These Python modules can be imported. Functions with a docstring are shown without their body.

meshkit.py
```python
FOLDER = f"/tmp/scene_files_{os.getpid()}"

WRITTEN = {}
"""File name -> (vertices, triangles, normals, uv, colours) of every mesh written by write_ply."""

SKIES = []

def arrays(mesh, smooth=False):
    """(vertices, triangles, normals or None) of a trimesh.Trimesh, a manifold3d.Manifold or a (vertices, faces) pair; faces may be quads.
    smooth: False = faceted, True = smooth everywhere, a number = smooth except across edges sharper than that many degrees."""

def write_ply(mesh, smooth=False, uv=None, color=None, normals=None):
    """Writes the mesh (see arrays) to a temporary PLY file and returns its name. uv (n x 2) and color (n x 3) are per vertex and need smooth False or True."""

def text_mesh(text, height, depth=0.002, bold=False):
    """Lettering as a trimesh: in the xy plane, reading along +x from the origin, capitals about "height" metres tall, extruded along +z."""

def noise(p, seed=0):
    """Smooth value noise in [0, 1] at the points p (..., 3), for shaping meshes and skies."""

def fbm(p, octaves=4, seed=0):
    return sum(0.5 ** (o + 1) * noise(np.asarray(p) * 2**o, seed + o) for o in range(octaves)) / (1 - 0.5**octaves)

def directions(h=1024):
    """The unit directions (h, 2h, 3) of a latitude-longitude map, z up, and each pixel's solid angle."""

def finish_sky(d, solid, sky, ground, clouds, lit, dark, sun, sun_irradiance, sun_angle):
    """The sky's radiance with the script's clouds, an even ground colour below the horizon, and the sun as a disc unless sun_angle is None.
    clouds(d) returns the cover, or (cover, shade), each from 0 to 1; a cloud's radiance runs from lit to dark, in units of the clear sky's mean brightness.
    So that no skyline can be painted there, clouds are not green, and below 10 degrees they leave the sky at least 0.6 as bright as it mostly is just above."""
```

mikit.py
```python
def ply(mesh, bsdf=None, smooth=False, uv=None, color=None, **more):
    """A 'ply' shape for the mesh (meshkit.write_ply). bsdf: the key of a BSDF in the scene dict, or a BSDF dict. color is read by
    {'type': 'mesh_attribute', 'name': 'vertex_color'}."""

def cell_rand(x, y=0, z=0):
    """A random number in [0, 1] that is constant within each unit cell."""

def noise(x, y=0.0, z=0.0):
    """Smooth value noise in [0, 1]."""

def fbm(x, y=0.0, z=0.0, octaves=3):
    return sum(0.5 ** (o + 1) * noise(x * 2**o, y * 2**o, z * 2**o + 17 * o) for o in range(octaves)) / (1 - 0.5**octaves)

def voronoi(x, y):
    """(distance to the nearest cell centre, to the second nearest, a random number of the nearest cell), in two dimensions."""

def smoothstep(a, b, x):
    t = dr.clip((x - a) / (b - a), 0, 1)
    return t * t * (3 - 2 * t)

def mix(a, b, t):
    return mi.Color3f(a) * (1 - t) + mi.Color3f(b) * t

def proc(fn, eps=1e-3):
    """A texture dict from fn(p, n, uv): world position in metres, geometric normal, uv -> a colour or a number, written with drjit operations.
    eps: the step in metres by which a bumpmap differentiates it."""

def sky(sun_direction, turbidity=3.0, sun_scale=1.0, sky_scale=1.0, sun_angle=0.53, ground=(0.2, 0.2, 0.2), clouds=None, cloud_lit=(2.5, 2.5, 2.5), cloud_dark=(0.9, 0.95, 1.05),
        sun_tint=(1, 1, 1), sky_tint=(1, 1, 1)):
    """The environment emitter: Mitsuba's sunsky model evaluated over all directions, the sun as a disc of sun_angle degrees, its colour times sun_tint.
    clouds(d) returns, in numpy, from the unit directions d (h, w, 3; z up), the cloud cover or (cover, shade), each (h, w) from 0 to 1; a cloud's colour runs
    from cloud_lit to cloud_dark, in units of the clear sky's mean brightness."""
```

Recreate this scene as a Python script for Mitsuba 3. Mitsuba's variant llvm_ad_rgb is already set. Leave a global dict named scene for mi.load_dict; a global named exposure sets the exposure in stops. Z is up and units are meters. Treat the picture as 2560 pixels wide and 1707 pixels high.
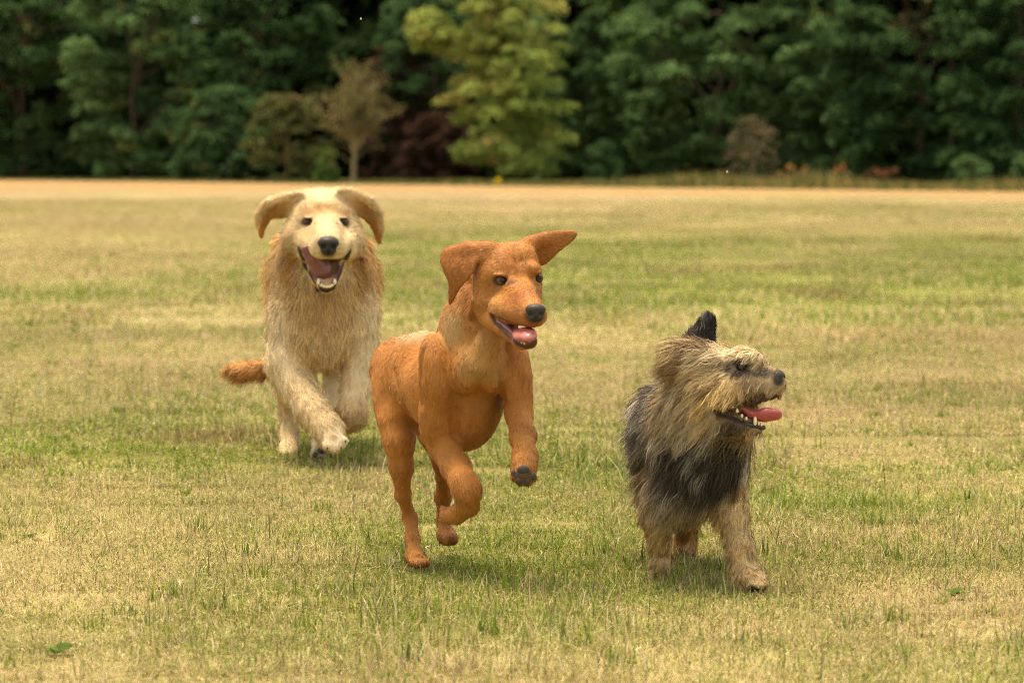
import math, random
import numpy as np, trimesh, mitsuba as mi, drjit as dr
import meshkit, mikit
from scipy.spatial import cKDTree

scene, labels = {}, {}
RNG = np.random.RandomState(7)

# ---------------------------------------------------------------- camera, sky, exposure
F_PX, CX, CY = 9000.0, 1280.0, 853.5          # telephoto lens, in pixels of the 2560 px wide photograph
CAM_H, PITCH = 0.81, math.radians(2.885)
CAM = np.array([0.0, 0.0, CAM_H])
FWD = np.array([0.0, math.cos(PITCH), -math.sin(PITCH)])
RIGHT = np.array([1.0, 0.0, 0.0])
UP = np.cross(RIGHT, FWD)
FOCUS = 7.4
scene['camera'] = {'type': 'thinlens', 'fov': math.degrees(2 * math.atan(CX / F_PX)), 'fov_axis': 'x',
                   'aperture_radius': 0.0086, 'focus_distance': FOCUS, 'near_clip': 0.5, 'far_clip': 3000.0,
                   'to_world': mi.ScalarTransform4f().look_at(origin=CAM.tolist(), target=(CAM + FWD).tolist(), up=[0, 0, 1])}
exposure = 2.6


def overcast(d):
    """Thin high cloud, brightest overhead as an overcast sky is."""
    return 0.85 + 0.15 * meshkit.fbm(d * 4, 3), np.clip(1 - d[..., 2], 0, 1)


scene['sky'] = mikit.sky((-0.16, 0.10, 1.0), turbidity=4, sun_scale=0.75, sun_angle=24.0, sun_tint=(1.0, 0.955, 0.83), sky_tint=(1.0, 0.955, 0.83),
                         clouds=overcast, cloud_lit=(2.7, 2.60, 2.30), cloud_dark=(0.95, 0.915, 0.82))


# ---------------------------------------------------------------- helpers
def tag(key, label=None, category=None, group=None, kind=None):
    labels[key] = {k: v for k, v in (('label', label), ('category', category), ('group', group), ('kind', kind)) if v}


def numbered(key, taken=None):
    taken = scene if taken is None else taken
    if not any(k == key or k.startswith(key + '__') for k in taken) and key not in labels:
        return key
    for i in range(1, 2000):
        k = '%s_%03d' % (key, i)
        if not any(q == k or q.startswith(k + '__') for q in taken) and k not in labels:
            return k


def add(key, mesh, bsdf, smooth=False, uv=None, color=None, normals=None):
    """One entry of the scene; normals, where given, are the soft normals of fur and of leaves."""
    if normals is not None:
        path = meshkit.write_ply(mesh, False, uv, color, normals=normals)
        scene[key] = {'type': 'ply', 'filename': path, 'face_normals': False, 'bsdf': {'type': 'ref', 'id': bsdf}}
    else:
        scene[key] = mikit.ply(mesh, bsdf, smooth=smooth, uv=uv, color=color)
    return key


def at(px, py, depth):
    """The point that stands at this distance along the lens axis, from its place in the photograph."""
    px, py, depth = np.broadcast_arrays(np.asarray(px, float), np.asarray(py, float), np.asarray(depth, float))
    return CAM + RIGHT * ((px - CX) / F_PX * depth)[..., None] + UP * ((CY - py) / F_PX * depth)[..., None] + FWD * depth[..., None]


def ground_dist(py):
    return CAM_H / math.tan(PITCH + math.atan((py - CY) / F_PX))


def ground_at(px, py):
    y = ground_dist(py)
    depth = y * math.cos(PITCH) + CAM_H * math.sin(PITCH)
    return np.array([(px - CX) / F_PX * depth, y, 0.0])


def unit(v):
    v = np.asarray(v, float)
    return v / np.maximum(np.linalg.norm(v, axis=-1, keepdims=True), 1e-12)


def tube(points, radii, sides=7):
    """A tapered tube with closed ends along a polyline."""
    p = np.asarray(points, float)
    r = np.broadcast_to(np.asarray(radii, float), (len(p),))
    t = unit(np.gradient(p, axis=0))
    ref = np.array([0.31, 0.17, 0.93]) if abs(t[:, 2].mean()) < 0.8 else np.array([0.96, 0.2, 0.1])
    a = unit(np.cross(t, ref))
    b = np.cross(t, a)
    ang = np.arange(sides) * 2 * math.pi / sides
    v = p[:, None] + r[:, None, None] * (np.cos(ang)[None, :, None] * a[:, None] + np.sin(ang)[None, :, None] * b[:, None])
    i, j = np.meshgrid(np.arange(len(p) - 1), np.arange(sides), indexing='ij')
    q = np.stack([i * sides + j, i * sides + (j + 1) % sides, (i + 1) * sides + (j + 1) % sides, (i + 1) * sides + j], -1).reshape(-1, 4)
    f = np.vstack([q[:, [0, 1, 2]], q[:, [0, 2, 3]]])
    n = len(p) * sides
    k = np.arange(sides)
    caps = np.vstack([np.stack([k * 0 + n, (k + 1) % sides, k], 1), np.stack([k * 0 + n + 1, n - sides + k, n - sides + (k + 1) % sides], 1)])
    return trimesh.Trimesh(np.vstack([v.reshape(-1, 3), p[:1], p[-1:]]), np.vstack([f, caps]), process=False)


def vcol(name, **more):
    return {'type': 'twosided', 'bsdf': {'type': 'diffuse', 'reflectance': {'type': 'mesh_attribute', 'name': 'vertex_color'}}}


scene['fur_skin'] = {'type': 'twosided', 'bsdf': {'type': 'principled', 'base_color': {'type': 'mesh_attribute', 'name': 'vertex_color'}, 'roughness': 0.75, 'specular': 0.2}}
scene['fur_hair'] = {'type': 'twosided', 'bsdf': {'type': 'principled', 'base_color': {'type': 'mesh_attribute', 'name': 'vertex_color'}, 'roughness': 0.6, 'specular': 0.18}}
scene['fur_sleek'] = {'type': 'twosided', 'bsdf': {'type': 'principled', 'base_color': {'type': 'mesh_attribute', 'name': 'vertex_color'}, 'roughness': 0.5, 'specular': 0.3}}
scene['leaf'] = {'type': 'principledthin', 'base_color': {'type': 'mesh_attribute', 'name': 'vertex_color'}, 'roughness': 0.6, 'diff_trans': 0.9, 'spec_trans': 0.0}
# ---------------------------------------------------------------- the field
def ground_z(x, y):
    x, y = np.asarray(x, float), np.asarray(y, float)
    p = np.stack([x, y, np.zeros_like(x)], -1)
    amp = 0.5 + 0.35 * np.exp(-((y - 11) / 5) ** 2)
    return (meshkit.fbm(p * 1.1, 3, 5) - 0.5) * 0.05 * amp + (meshkit.noise(p * 0.16, 9) - 0.5) * 0.05 * np.clip((y - 9) / 10, 0, 1)


def build_ground():
    ys = np.concatenate([np.geomspace(2.0, 160, 300), np.geomspace(175, 1500, 14)])
    xs = np.sinh(np.linspace(-5.2, 5.2, 131)) * 4.5
    X, Y = np.meshgrid(xs, ys)
    Z = np.where(Y < 60, ground_z(X, Y), 0) * np.clip((75 - Y) / 30, 0, 1)
    v = np.stack([X, Y, Z], -1).reshape(-1, 3)
    r, c = X.shape
    i, j = np.meshgrid(np.arange(r - 1), np.arange(c - 1), indexing='ij')
    q = np.stack([i * c + j, i * c + j + 1, (i + 1) * c + j + 1, (i + 1) * c + j], -1).reshape(-1, 4)
    add('ground', (v, q), 'field', smooth=True)
    tag('ground', kind='structure')


def green_amount(x, y):
    """How much green grows among the straw, from place to place in the field."""
    sm, fb = mikit.smoothstep, mikit.fbm
    big = fb(x * 0.16 + 3, y * 0.07 + 8, 0.0, 3)
    small = fb(x * 1.3 + 11, y * 0.9, 0.0, 3)
    near = 1 - sm(9.0, 12.5, y)
    mid_band = sm(19.0, 25.0, y + big * 6) * (1 - sm(36.0, 52.0, y + big * 8))
    g = 0.12 + 0.22 * near + 0.20 * mid_band * sm(0.40, 0.62, big) + 0.16 * mid_band
    g = g + 0.08 + (small - 0.5) * (0.6 + 0.9 * near) + (big - 0.5) * 0.6
    return dr.clip(g, 0.02, 0.95)


STRAW, TAN, GREEN, OLIVE, BROWN = (0.69, 0.59, 0.30), (0.68, 0.51, 0.31), (0.17, 0.30, 0.05), (0.45, 0.475, 0.135), (0.28, 0.205, 0.10)


def field_colour(p, n, uv):
    x, y = p.x, p.y
    sm, fb, mix = mikit.smoothstep, mikit.fbm, mikit.mix
    g = green_amount(x, y)
    far = sm(10.0, 18.0, y)
    streak = fb(x * 0.9, y * 0.35, 3.0, 4)
    fine = fb(x * 7.0, y * 3.0, 5.0, 3)
    c = mix(STRAW, TAN, sm(0.35, 0.7, fb(x * 0.5, y * 0.2, 9.0, 3)))
    c = mix(c, OLIVE, sm(0.1, 0.75, g) * 0.95)
    c = mix(c, (0.21, 0.27, 0.035), sm(0.62, 0.95, g) * 0.8)
    c = mix(c, BROWN, sm(0.60, 0.74, streak) * 0.45)
    c = c * (0.72 + 0.56 * fine)
    near_soil = mix((0.10, 0.085, 0.035), (0.22, 0.18, 0.08), fine)
    c = mix(near_soil, c, 0.25 + 0.75 * far)
    # the mown strip of bare dry straw along the far edge of the field
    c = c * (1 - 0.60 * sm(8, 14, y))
    wob = (fb(x * 0.25, y * 0.04, 1.0, 2) - 0.5) * 12 + (streak - 0.5) * 10
    strip = sm(79, 92, y + x + wob)
    c = mix(c, mix((0.27, 0.17, 0.08), (0.34, 0.22, 0.11), fine), strip * 0.8)
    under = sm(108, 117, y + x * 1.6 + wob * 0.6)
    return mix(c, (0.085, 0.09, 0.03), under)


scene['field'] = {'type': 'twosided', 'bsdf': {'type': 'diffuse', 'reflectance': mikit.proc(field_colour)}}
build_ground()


def blade_colour(p, n, uv):
    """Grass blade: uv.x tells blades apart, uv.y runs from root to tip."""
    sm, mix = mikit.smoothstep, mikit.mix
    g = green_amount(p.x, p.y)
    r = uv.x
    r2 = dr.fma(r, 57.31, 0.0)
    r2 = r2 - dr.floor(r2)
    r3 = r * 311.7
    r3 = r3 - dr.floor(r3)
    r4 = r * 97.13
    r4 = r4 - dr.floor(r4)
    c = mix(STRAW, TAN, sm(0.30, 0.62, mikit.fbm(p.x * 1.7 + 40, p.y * 1.2, 2.0, 3) + (r2 - 0.5) * 0.5))
    c = mix(c, OLIVE, sm(-0.25, 0.02, g - r))
    c = mix(c, mix(GREEN, (0.25, 0.30, 0.035), r3), sm(0.05, 0.2, g - r))
    c = mix(c, BROWN, sm(0.80, 0.95, r4) * 0.85)
    c = mix(c, (0.86, 0.76, 0.50), sm(0.16, 0.04, r4) * 0.8)
    soft = 1 - 0.6 * sm(10, 20, p.y)
    patch = 0.80 + 0.40 * mikit.fbm(p.x * 0.8 + 9, p.y * 0.45, 4.0, 3)
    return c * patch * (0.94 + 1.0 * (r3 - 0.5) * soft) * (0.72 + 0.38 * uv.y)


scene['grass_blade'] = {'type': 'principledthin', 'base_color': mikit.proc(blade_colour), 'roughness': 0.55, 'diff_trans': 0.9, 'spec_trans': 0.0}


def blades(rs, n, size, hmin, hmax, width, lean, segs=2, clump=0.0, flat=0.0):
    """n grass blades on a square of this size: (vertices, faces, uv)."""
    x, y = rs.uniform(-size / 2, size / 2, (2, n))
    if clump:
        k = max(3, int(n / 60))
        cx, cy = rs.uniform(-size / 2, size / 2, (2, k))
        w = rs.randint(0, k, n)
        m = rs.uniform(0, 1, n) < clump
        x = np.where(m, cx[w] + rs.normal(0, 0.018, n), x)
        y = np.where(m, cy[w] + rs.normal(0, 0.018, n), y)
    h = hmin + (hmax - hmin) * rs.uniform(0, 1, n) ** 2.2
    az = rs.uniform(0, 2 * math.pi, n)
    ln = np.abs(rs.normal(0, lean, n))
    lying = rs.uniform(0, 1, n) < flat
    ln = np.where(lying, rs.uniform(1.6, 3.5, n), ln)
    d = np.stack([np.cos(az), np.sin(az)], -1)
    fa = rs.uniform(0, 2 * math.pi, n)
    side = np.stack([np.cos(fa), np.sin(fa)], -1)
    w = width * rs.uniform(0.6, 1.4, n)
    rows, us, vs = [], rs.uniform(0, 1, n), []
    zscale = 1 / np.sqrt(1 + ln ** 2)
    for s in range(segs + 1):
        t = s / segs
        cx = x[:, None] + d[..., :2] * (ln * h * zscale * t ** 1.6)[:, None] if True else None
        z = h * zscale * (t - 0.12 * ln * t * t * (~lying)) - 0.004 + 0.012 * lying * (1 - t)
        if s < segs:
            ww = w * (1 - 0.55 * t)
            for sg in (-0.5, 0.5):
                rows.append(np.column_stack([x + d[:, 0] * ln * h * zscale * t ** 1.6 + side[:, 0] * ww * sg, y + d[:, 1] * ln * h * zscale * t ** 1.6 + side[:, 1] * ww * sg, z]))
                vs.append(np.full(n, t))
        else:
            rows.append(np.column_stack([x + d[:, 0] * ln * h * zscale, y + d[:, 1] * ln * h * zscale, z]))
            vs.append(np.full(n, t))
    k = len(rows)
    v = np.stack(rows, 1).reshape(-1, 3)
    uv = np.stack([np.repeat(us, k), np.stack(vs, 1).reshape(-1)], -1)
    tri = []
    for s in range(segs):
        a = 2 * s
        if s < segs - 1:
            tri += [[a, a + 1, a + 3], [a, a + 3, a + 2]]
        else:
            tri += [[a, a + 1, a + 2]]
    f = (np.arange(n)[:, None, None] * k + np.array(tri)[None]).reshape(-1, 3)
    return v, f, uv


def build_grass():
    rs = np.random.RandomState(11)
    tag('grass', 'short dry straw coloured grass mixed with green blades over the field', 'grass', kind='stuff')
    count = 0

    def sow(prefix, kinds, tile, y0, y1, make):
        nonlocal count
        for k in range(kinds):
            v, f, uv = make(k)
            scene['%s_%d' % (prefix, k)] = {'type': 'shapegroup', 'shape': mikit.ply((v, f), 'grass_blade', smooth=False, uv=uv)}
        y = y0
        while y < y1:
            half = y * 0.15 + 0.35
            nx = int(math.ceil(half / tile))
            for i in range(-nx, nx + 1):
                count += 1
                X, Y = i * tile + rs.uniform(-.1, .1) * tile, y + rs.uniform(-.1, .1) * tile
                a = rs.randint(0, 4) * 90 + rs.uniform(-10, 10)
                s = 0.65 + 0.75 * float(meshkit.noise(np.array([X * 0.9 + 7, Y * 0.5, 0.0]), 21)) ** 1.5
                T = mi.ScalarTransform4f().translate([X, Y, float(ground_z(X, Y))]).rotate([0, 0, 1], a).scale([1, 1, s])
                scene['grass__%03d' % count] = {'type': 'instance', 'group': {'type': 'ref', 'id': '%s_%d' % (prefix, rs.randint(0, kinds))}, 'to_world': T}
            y += tile

    def tuft(n, spots, size, h, w):
        """Small clumps of green leaves: blades whose number marks them as green."""
        out = []
        for _ in range(spots):
            v, f, uv = blades(rs, n, 0.05, h * 0.4, h, w, 0.6, 2)
            v[:, :2] += rs.uniform(-size / 2, size / 2, 2)
            uv[:, 0] *= 0.02
            out.append((v, f, uv))
        return out

    def join(parts):
        o, V, F, U = 0, [], [], []
        for v, f, uv in parts:
            V.append(v), F.append(f + o), U.append(uv)
            o += len(v)
        return np.vstack(V), np.vstack(F), np.vstack(U)

    def near(k):
        return join([blades(rs, 6200, 0.44, 0.008, 0.032 + 0.008 * (k % 3), 0.0023, 0.95, 2, 0.45, 0.5), blades(rs, 26, 0.44, 0.04, 0.09, 0.0022, 0.45, 2)] + tuft(26, (2, 1, 3, 2, 0)[k % 5], 0.42, (0.035, 0.05, 0.065)[k % 3], 0.0042))

    def middle(k):
        return join([blades(rs, 4800, 0.55, 0.008, 0.032 + 0.010 * (k % 3), 0.0036, 1.0, 2, 0.5, 0.45), blades(rs, 30, 0.55, 0.05, 0.12, 0.003, 0.4, 2)] + tuft(26, 1 + k % 3, 0.52, 0.05, 0.005))

    sow('near_turf', 10, 0.40, 5.0, 9.4, near)
    sow('middle_turf', 8, 0.50, 9.2, 17.0, middle)
    sow('far_turf', 6, 1.4, 16.6, 46.0, lambda k: blades(rs, 5200, 1.54, 0.01, 0.045 + 0.015 * (k % 3), 0.012, 1.0, 1, 0.6))
    sow('distant_turf', 5, 3.0, 46.0, 72.0, lambda k: blades(rs, 6500, 3.3, 0.01, 0.05, 0.024, 1.0, 1, 0.5))


build_grass()


def dead_clumps():
    """Low clumps of matted dead grass that show dark in the field."""
    rs = np.random.RandomState(17)
    parts = []
    for px, py, w, n in ((2040, 742, 0.30, 260), (2105, 752, 0.36, 300), (590, 742, 0.16, 160), (2490, 607, 0.35, 200), (1085, 724, 0.22, 140), (130, 790, 0.3, 160), (190, 812, 0.2, 100), (2440, 768, 0.35, 180), (1700, 690, 0.3, 120), (1935, 690, 0.4, 120),
                         (480, 1105, 0.20, 330), (560, 1112, 0.18, 330), (640, 1100, 0.17, 300), (30, 1180, 0.15, 220), (2090, 905, 0.2, 160), (2290, 972, 0.3, 240), (1180, 905, 0.15, 80), (330, 990, 0.2, 120)):
        c = ground_at(px, py)
        s = max(1.0, c[1] / 11)
        v, f, uv = blades(rs, n, 1.0, 0.02 * s, 0.055 * s, 0.004 * s, 0.9, 2)
        r = rs.normal(0, 0.55, (n, 2)) * np.array([w, w * 1.1])
        k = len(v) // n
        base = v.reshape(n, k, 3)
        base[..., :2] += (r - base[:, :1, :2].mean(1))[:, None] + c[:2]
        base[..., 2] += ground_z(c[0], c[1]) + 0.004
        parts.append((base.reshape(-1, 3), f, np.repeat(rs.uniform(0.35, 1.5, n), k)))
    o, V, F, C = 0, [], [], []
    for v, f, t in parts:
        V.append(v), F.append(f + o), C.append(np.array([0.34, 0.28, 0.125]) * t[:, None])
        o += len(v)
    add('dead_grass', (np.vstack(V), np.vstack(F)), 'leaf', color=np.vstack(C))
    tag('dead_grass', 'low dark brown clumps of matted dead grass scattered in the field', 'grass', kind='stuff')


dead_clumps()
# ---------------------------------------------------------------- trees and shrubs along the far edge of the field
scene['bark'] = {'type': 'twosided', 'bsdf': {'type': 'diffuse', 'reflectance': mikit.proc(lambda p, n, uv: mikit.mix((0.045, 0.035, 0.025), (0.10, 0.08, 0.055), mikit.fbm(p.x * 9, p.y * 9, p.z * 2.5, 3)))}}
scene['pale_bark'] = {'type': 'twosided', 'bsdf': {'type': 'diffuse', 'reflectance': mikit.proc(lambda p, n, uv: mikit.mix((0.22, 0.19, 0.10), (0.37, 0.31, 0.17), mikit.fbm(p.x * 9, p.y * 9, p.z * 2.5, 3)))}}


def leaves(rs, centres, radii, per, size, hue, up=0.5, droop=0.0):
    """Leaf-sized faces round clump centres: (vertices, faces, colours). hue: two base colours and the share of a third."""
    n = len(centres) * per
    c = np.repeat(np.arange(len(centres)), per)
    d = unit(rs.normal(0, 1, (n, 3)))
    d[:, 2] = np.where(d[:, 2] < -0.3, -d[:, 2], d[:, 2])
    rad = radii[c] * (rs.uniform(0.25, 1.0, (n, 1)) ** 0.45)
    p = centres[c] + d * rad
    nrm = unit(d * 0.8 + [0, 0, up] + rs.normal(0, 0.55, (n, 3)))
    t = unit(np.cross(nrm, rs.normal(0, 1, (n, 3))))
    b = np.cross(nrm, t)
    s = (size * rs.uniform(0.6, 1.35, n))[:, None]
    v = np.stack([p - t * s * 0.62, p + b * s * 0.34 - nrm * s * 0.08, p + t * s * 0.62 - [0, 0, 1] * s * droop, p - b * s * 0.34 - nrm * s * 0.08], 1).reshape(-1, 3)
    k = np.arange(n)[:, None] * 4
    f = np.vstack([k + [0, 1, 2], k + [0, 2, 3]])
    tone = rs.uniform(0, 1, len(centres))[c] * 0.65 + rs.uniform(0, 1, n) * 0.35
    a, b2, c3, share = hue
    col = np.asarray(a) * (1 - tone[:, None]) + np.asarray(b2) * tone[:, None]
    odd = (rs.uniform(0, 1, len(centres))[c] < share) & (rs.uniform(0, 1, n) < 0.6)
    col = np.where(odd[:, None], np.asarray(c3), col) * rs.uniform(0.75, 1.25, (n, 1))
    return v, f, np.repeat(col, 4, axis=0)


def limb(rs, a, b, r0, r1, wob=0.12, k=6):
    t = np.linspace(0, 1, k)[:, None]
    p = np.asarray(a) * (1 - t) + np.asarray(b) * t
    p[1:-1] += rs.normal(0, wob * np.linalg.norm(np.asarray(b) - a) / k, (k - 2, 3))
    return tube(p, r0 + (r1 - r0) * t[:, 0])


def tree(name, label, base, height, width, hue, seed, skirt=0.0, clumps=90, per=90, clump=0.75, leaf=0.32, shape='round', depth=None, bark='bark', group=None, cat='tree', twigs=0, droop=0.1, lobes=None):
    """Trunk with limbs, and a crown of leaf clumps. shape: round, cone, bush, tiers; lobes (x, z, radius) in shares of width and height override it."""
    rs = np.random.RandomState(seed)
    key = numbered(name)
    base = np.asarray(base, float)
    depth = width if depth is None else depth
    cs = []
    while len(cs) < clumps:
        u = rs.uniform(-1, 1, 3)
        if lobes:
            lx, lz, lr = lobes[rs.randint(len(lobes))]
            d = unit(rs.normal(0, 1, 3))
            rr = rs.uniform(0.55, 1.0)
            x, z = lx + d[0] * lr * rr, lz + d[2] * lr * rr * width / height * 1.0
            y = d[1] * rr * lr * 2 * depth / width * 0.5
            if z < 0.02:
                continue
            cs.append([x * width / 2, y * width, z * height])
            continue
        if shape == 'cone':
            z = 1 - math.sqrt(rs.uniform(0.0, 1))
            r = (1 - z) * 0.95 + 0.08
        elif shape == 'bush':
            z = rs.uniform(0.0, 1)
            r = math.sqrt(max(0.0, 1 - (z * 0.95) ** 2.2))
        else:
            z = rs.uniform(skirt, 1)
            q = (z - skirt) / (1 - skirt)
            r = math.sqrt(max(0.0, 1 - (2 * q - 0.85) ** 2 / 1.4)) if q > 0.42 else 0.75 + 0.25 * q / 0.42
        a = rs.uniform(0, 2 * math.pi)
        k = rs.uniform(0.55, 1.0) ** 0.5
        cs.append([math.cos(a) * r * k * width / 2, math.sin(a) * r * k * depth / 2, z * height])
    cs = np.array(cs) + base
    rad = np.column_stack([np.full(len(cs), 1.0), np.full(len(cs), 1.0), np.full(len(cs), 0.62)]) * (clump * rs.uniform(0.6, 1.25, len(cs)))[:, None]
    v, f, col = leaves(rs, cs, rad, per, leaf, hue, droop=droop)
    v[:, 2] = np.maximum(v[:, 2], 0.02)
    add(key + '__crown', (v, f), 'leaf', color=col)
    top = base + [0, 0, height * 0.75]
    parts = [limb(rs, base - [0, 0, .1], top, max(0.05, width * 0.02), 0.03, 0.05, 8)]
    for i in range(9 if not twigs else twigs):
        h = rs.uniform(0.18, 0.75)
        end = cs[rs.randint(len(cs))]
        if end[2] > base[2] + h * height * 0.6:
            parts.append(limb(rs, base + [0, 0, h * height * 0.9], end, max(0.03, width * 0.012), 0.012))
    add(key + '__trunk', trimesh.util.concatenate(parts), bark, smooth=50)
    tag(key, label, cat, group)
    return key


DARK = ((0.034, 0.068, 0.026), (0.070, 0.128, 0.048), (0.13, 0.14, 0.05), 0.06)
DEEP = ((0.020, 0.039, 0.014), (0.039, 0.063, 0.022), (0.070, 0.063, 0.028), 0.080)
MID = ((0.068, 0.122, 0.046), (0.130, 0.215, 0.082), (0.18, 0.21, 0.06), 0.07)
LIGHT = ((0.084, 0.154, 0.035), (0.140, 0.224, 0.056), (0.224, 0.252, 0.056), 0.080)
YELLOW = ((0.19, 0.265, 0.060), (0.39, 0.44, 0.125), (0.46, 0.40, 0.13), 0.14)
OLIVES = ((0.075, 0.09, 0.032), (0.125, 0.135, 0.05), (0.15, 0.11, 0.05), 0.1)
MAROON = ((0.040, 0.026, 0.020), (0.072, 0.042, 0.032), (0.06, 0.05, 0.03), 0.05)
BLUE = ((0.042, 0.085, 0.034), (0.080, 0.140, 0.056), (0.12, 0.14, 0.045), 0.05)


def spot(px, dist):
    """A place on the ground under this column of the photograph, so many metres off."""
    return np.array([(px - CX) / F_PX * dist, dist, 0.0])


# far row, closing the view
for i, (px, d, h, w, hue, lb) in enumerate([
        (-60, 168, 12.5, 15, DEEP, 'very dark tall tree at the extreme left behind the front trees'),
        (560, 166, 12.5, 13, DEEP, 'near-black tall tree behind the rounded left shrub, left of the bare tree'),
        (860, 164, 12.5, 12, DEEP, 'dark brownish green tall tree directly behind the bare pale-trunked tree'),
        (1120, 166, 12.5, 12, DEEP, 'dark tall tree behind the left edge of the yellow-green tree'),
        (1440, 158, 12, 13, DARK, 'dark green tall tree behind the right edge of the yellow-green tree'),
        (1980, 140, 11.5, 14, DARK, 'dark green tall tree in the back row behind the broad mid-green tree'),
        (2420, 132, 11, 13, DEEP, 'very dark tall tree in the back row at the right end of the wood')]):
    tree('background_tree', lb, spot(px, d), h, w, hue, 100 + i, skirt=0.0, clumps=170, per=60, clump=1.5, leaf=0.62)

for i in range(9):
    tree('background_tree', 'very dark tall tree deep in the wood behind the other trees', spot(-190 + 355 * i, 176 - 5.5 * i), 13.5, 12, DEEP, 140 + i, skirt=0.0, clumps=115, per=48, clump=1.9, leaf=1.0, group='trees deep in the wood')
tree('dark_tree', 'broad dark green tree filling the left end of the wood', spot(60, 152), 11, 9.8, DARK, 1, skirt=0.01, clumps=210, per=62, clump=0.85, leaf=0.35)
tree('dark_tree', 'dark green tree with a lighter right edge, second from the left end of the wood', spot(335, 143), 10, 5.2, MID, 2, skirt=0.01, clumps=130, per=62, clump=0.7, leaf=0.32)
tree('rounded_shrub', 'rounded bluish green shrub just right of the dark left trees', spot(560, 135), 3.35, 3.4, BLUE, 3, shape='bush', clumps=90, per=70, clump=0.6, leaf=0.22, cat='shrub')
tree('dark_tree', 'dark green leafy tree behind the rounded shrub and olive bush', spot(660, 146), 9.5, 5.6, DARK, 4, skirt=0.15, clumps=90, per=55, clump=0.8, leaf=0.35)
tree('olive_shrub', 'olive green bush with a short pale trunk left of the bare tree', spot(720, 128), 2.9, 2.9, OLIVES, 5, shape='bush', clumps=60, per=60, clump=0.5, leaf=0.2, bark='pale_bark', cat='shrub')
tree('bright_shrub', 'small bright green pointed shrub at the foot of the bare tree', spot(815, 124.5), 1.25, 0.75, LIGHT, 6, shape='cone', clumps=22, per=60, clump=0.22, leaf=0.11, cat='shrub')
tree('maroon_tree', 'dark maroon leaved tree behind and right of the bare tree', spot(985, 137), 5.1, 2.6, MAROON, 7, shape='bush', clumps=70, per=70, clump=0.6, leaf=0.2)
tree('maroon_shrub', 'low wide dark maroon shrub left of the foot of the yellow-green tree', spot(1100, 126), 2.25, 2.6, MAROON, 8, shape='bush', clumps=60, per=70, clump=0.5, leaf=0.18, cat='shrub')
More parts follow.
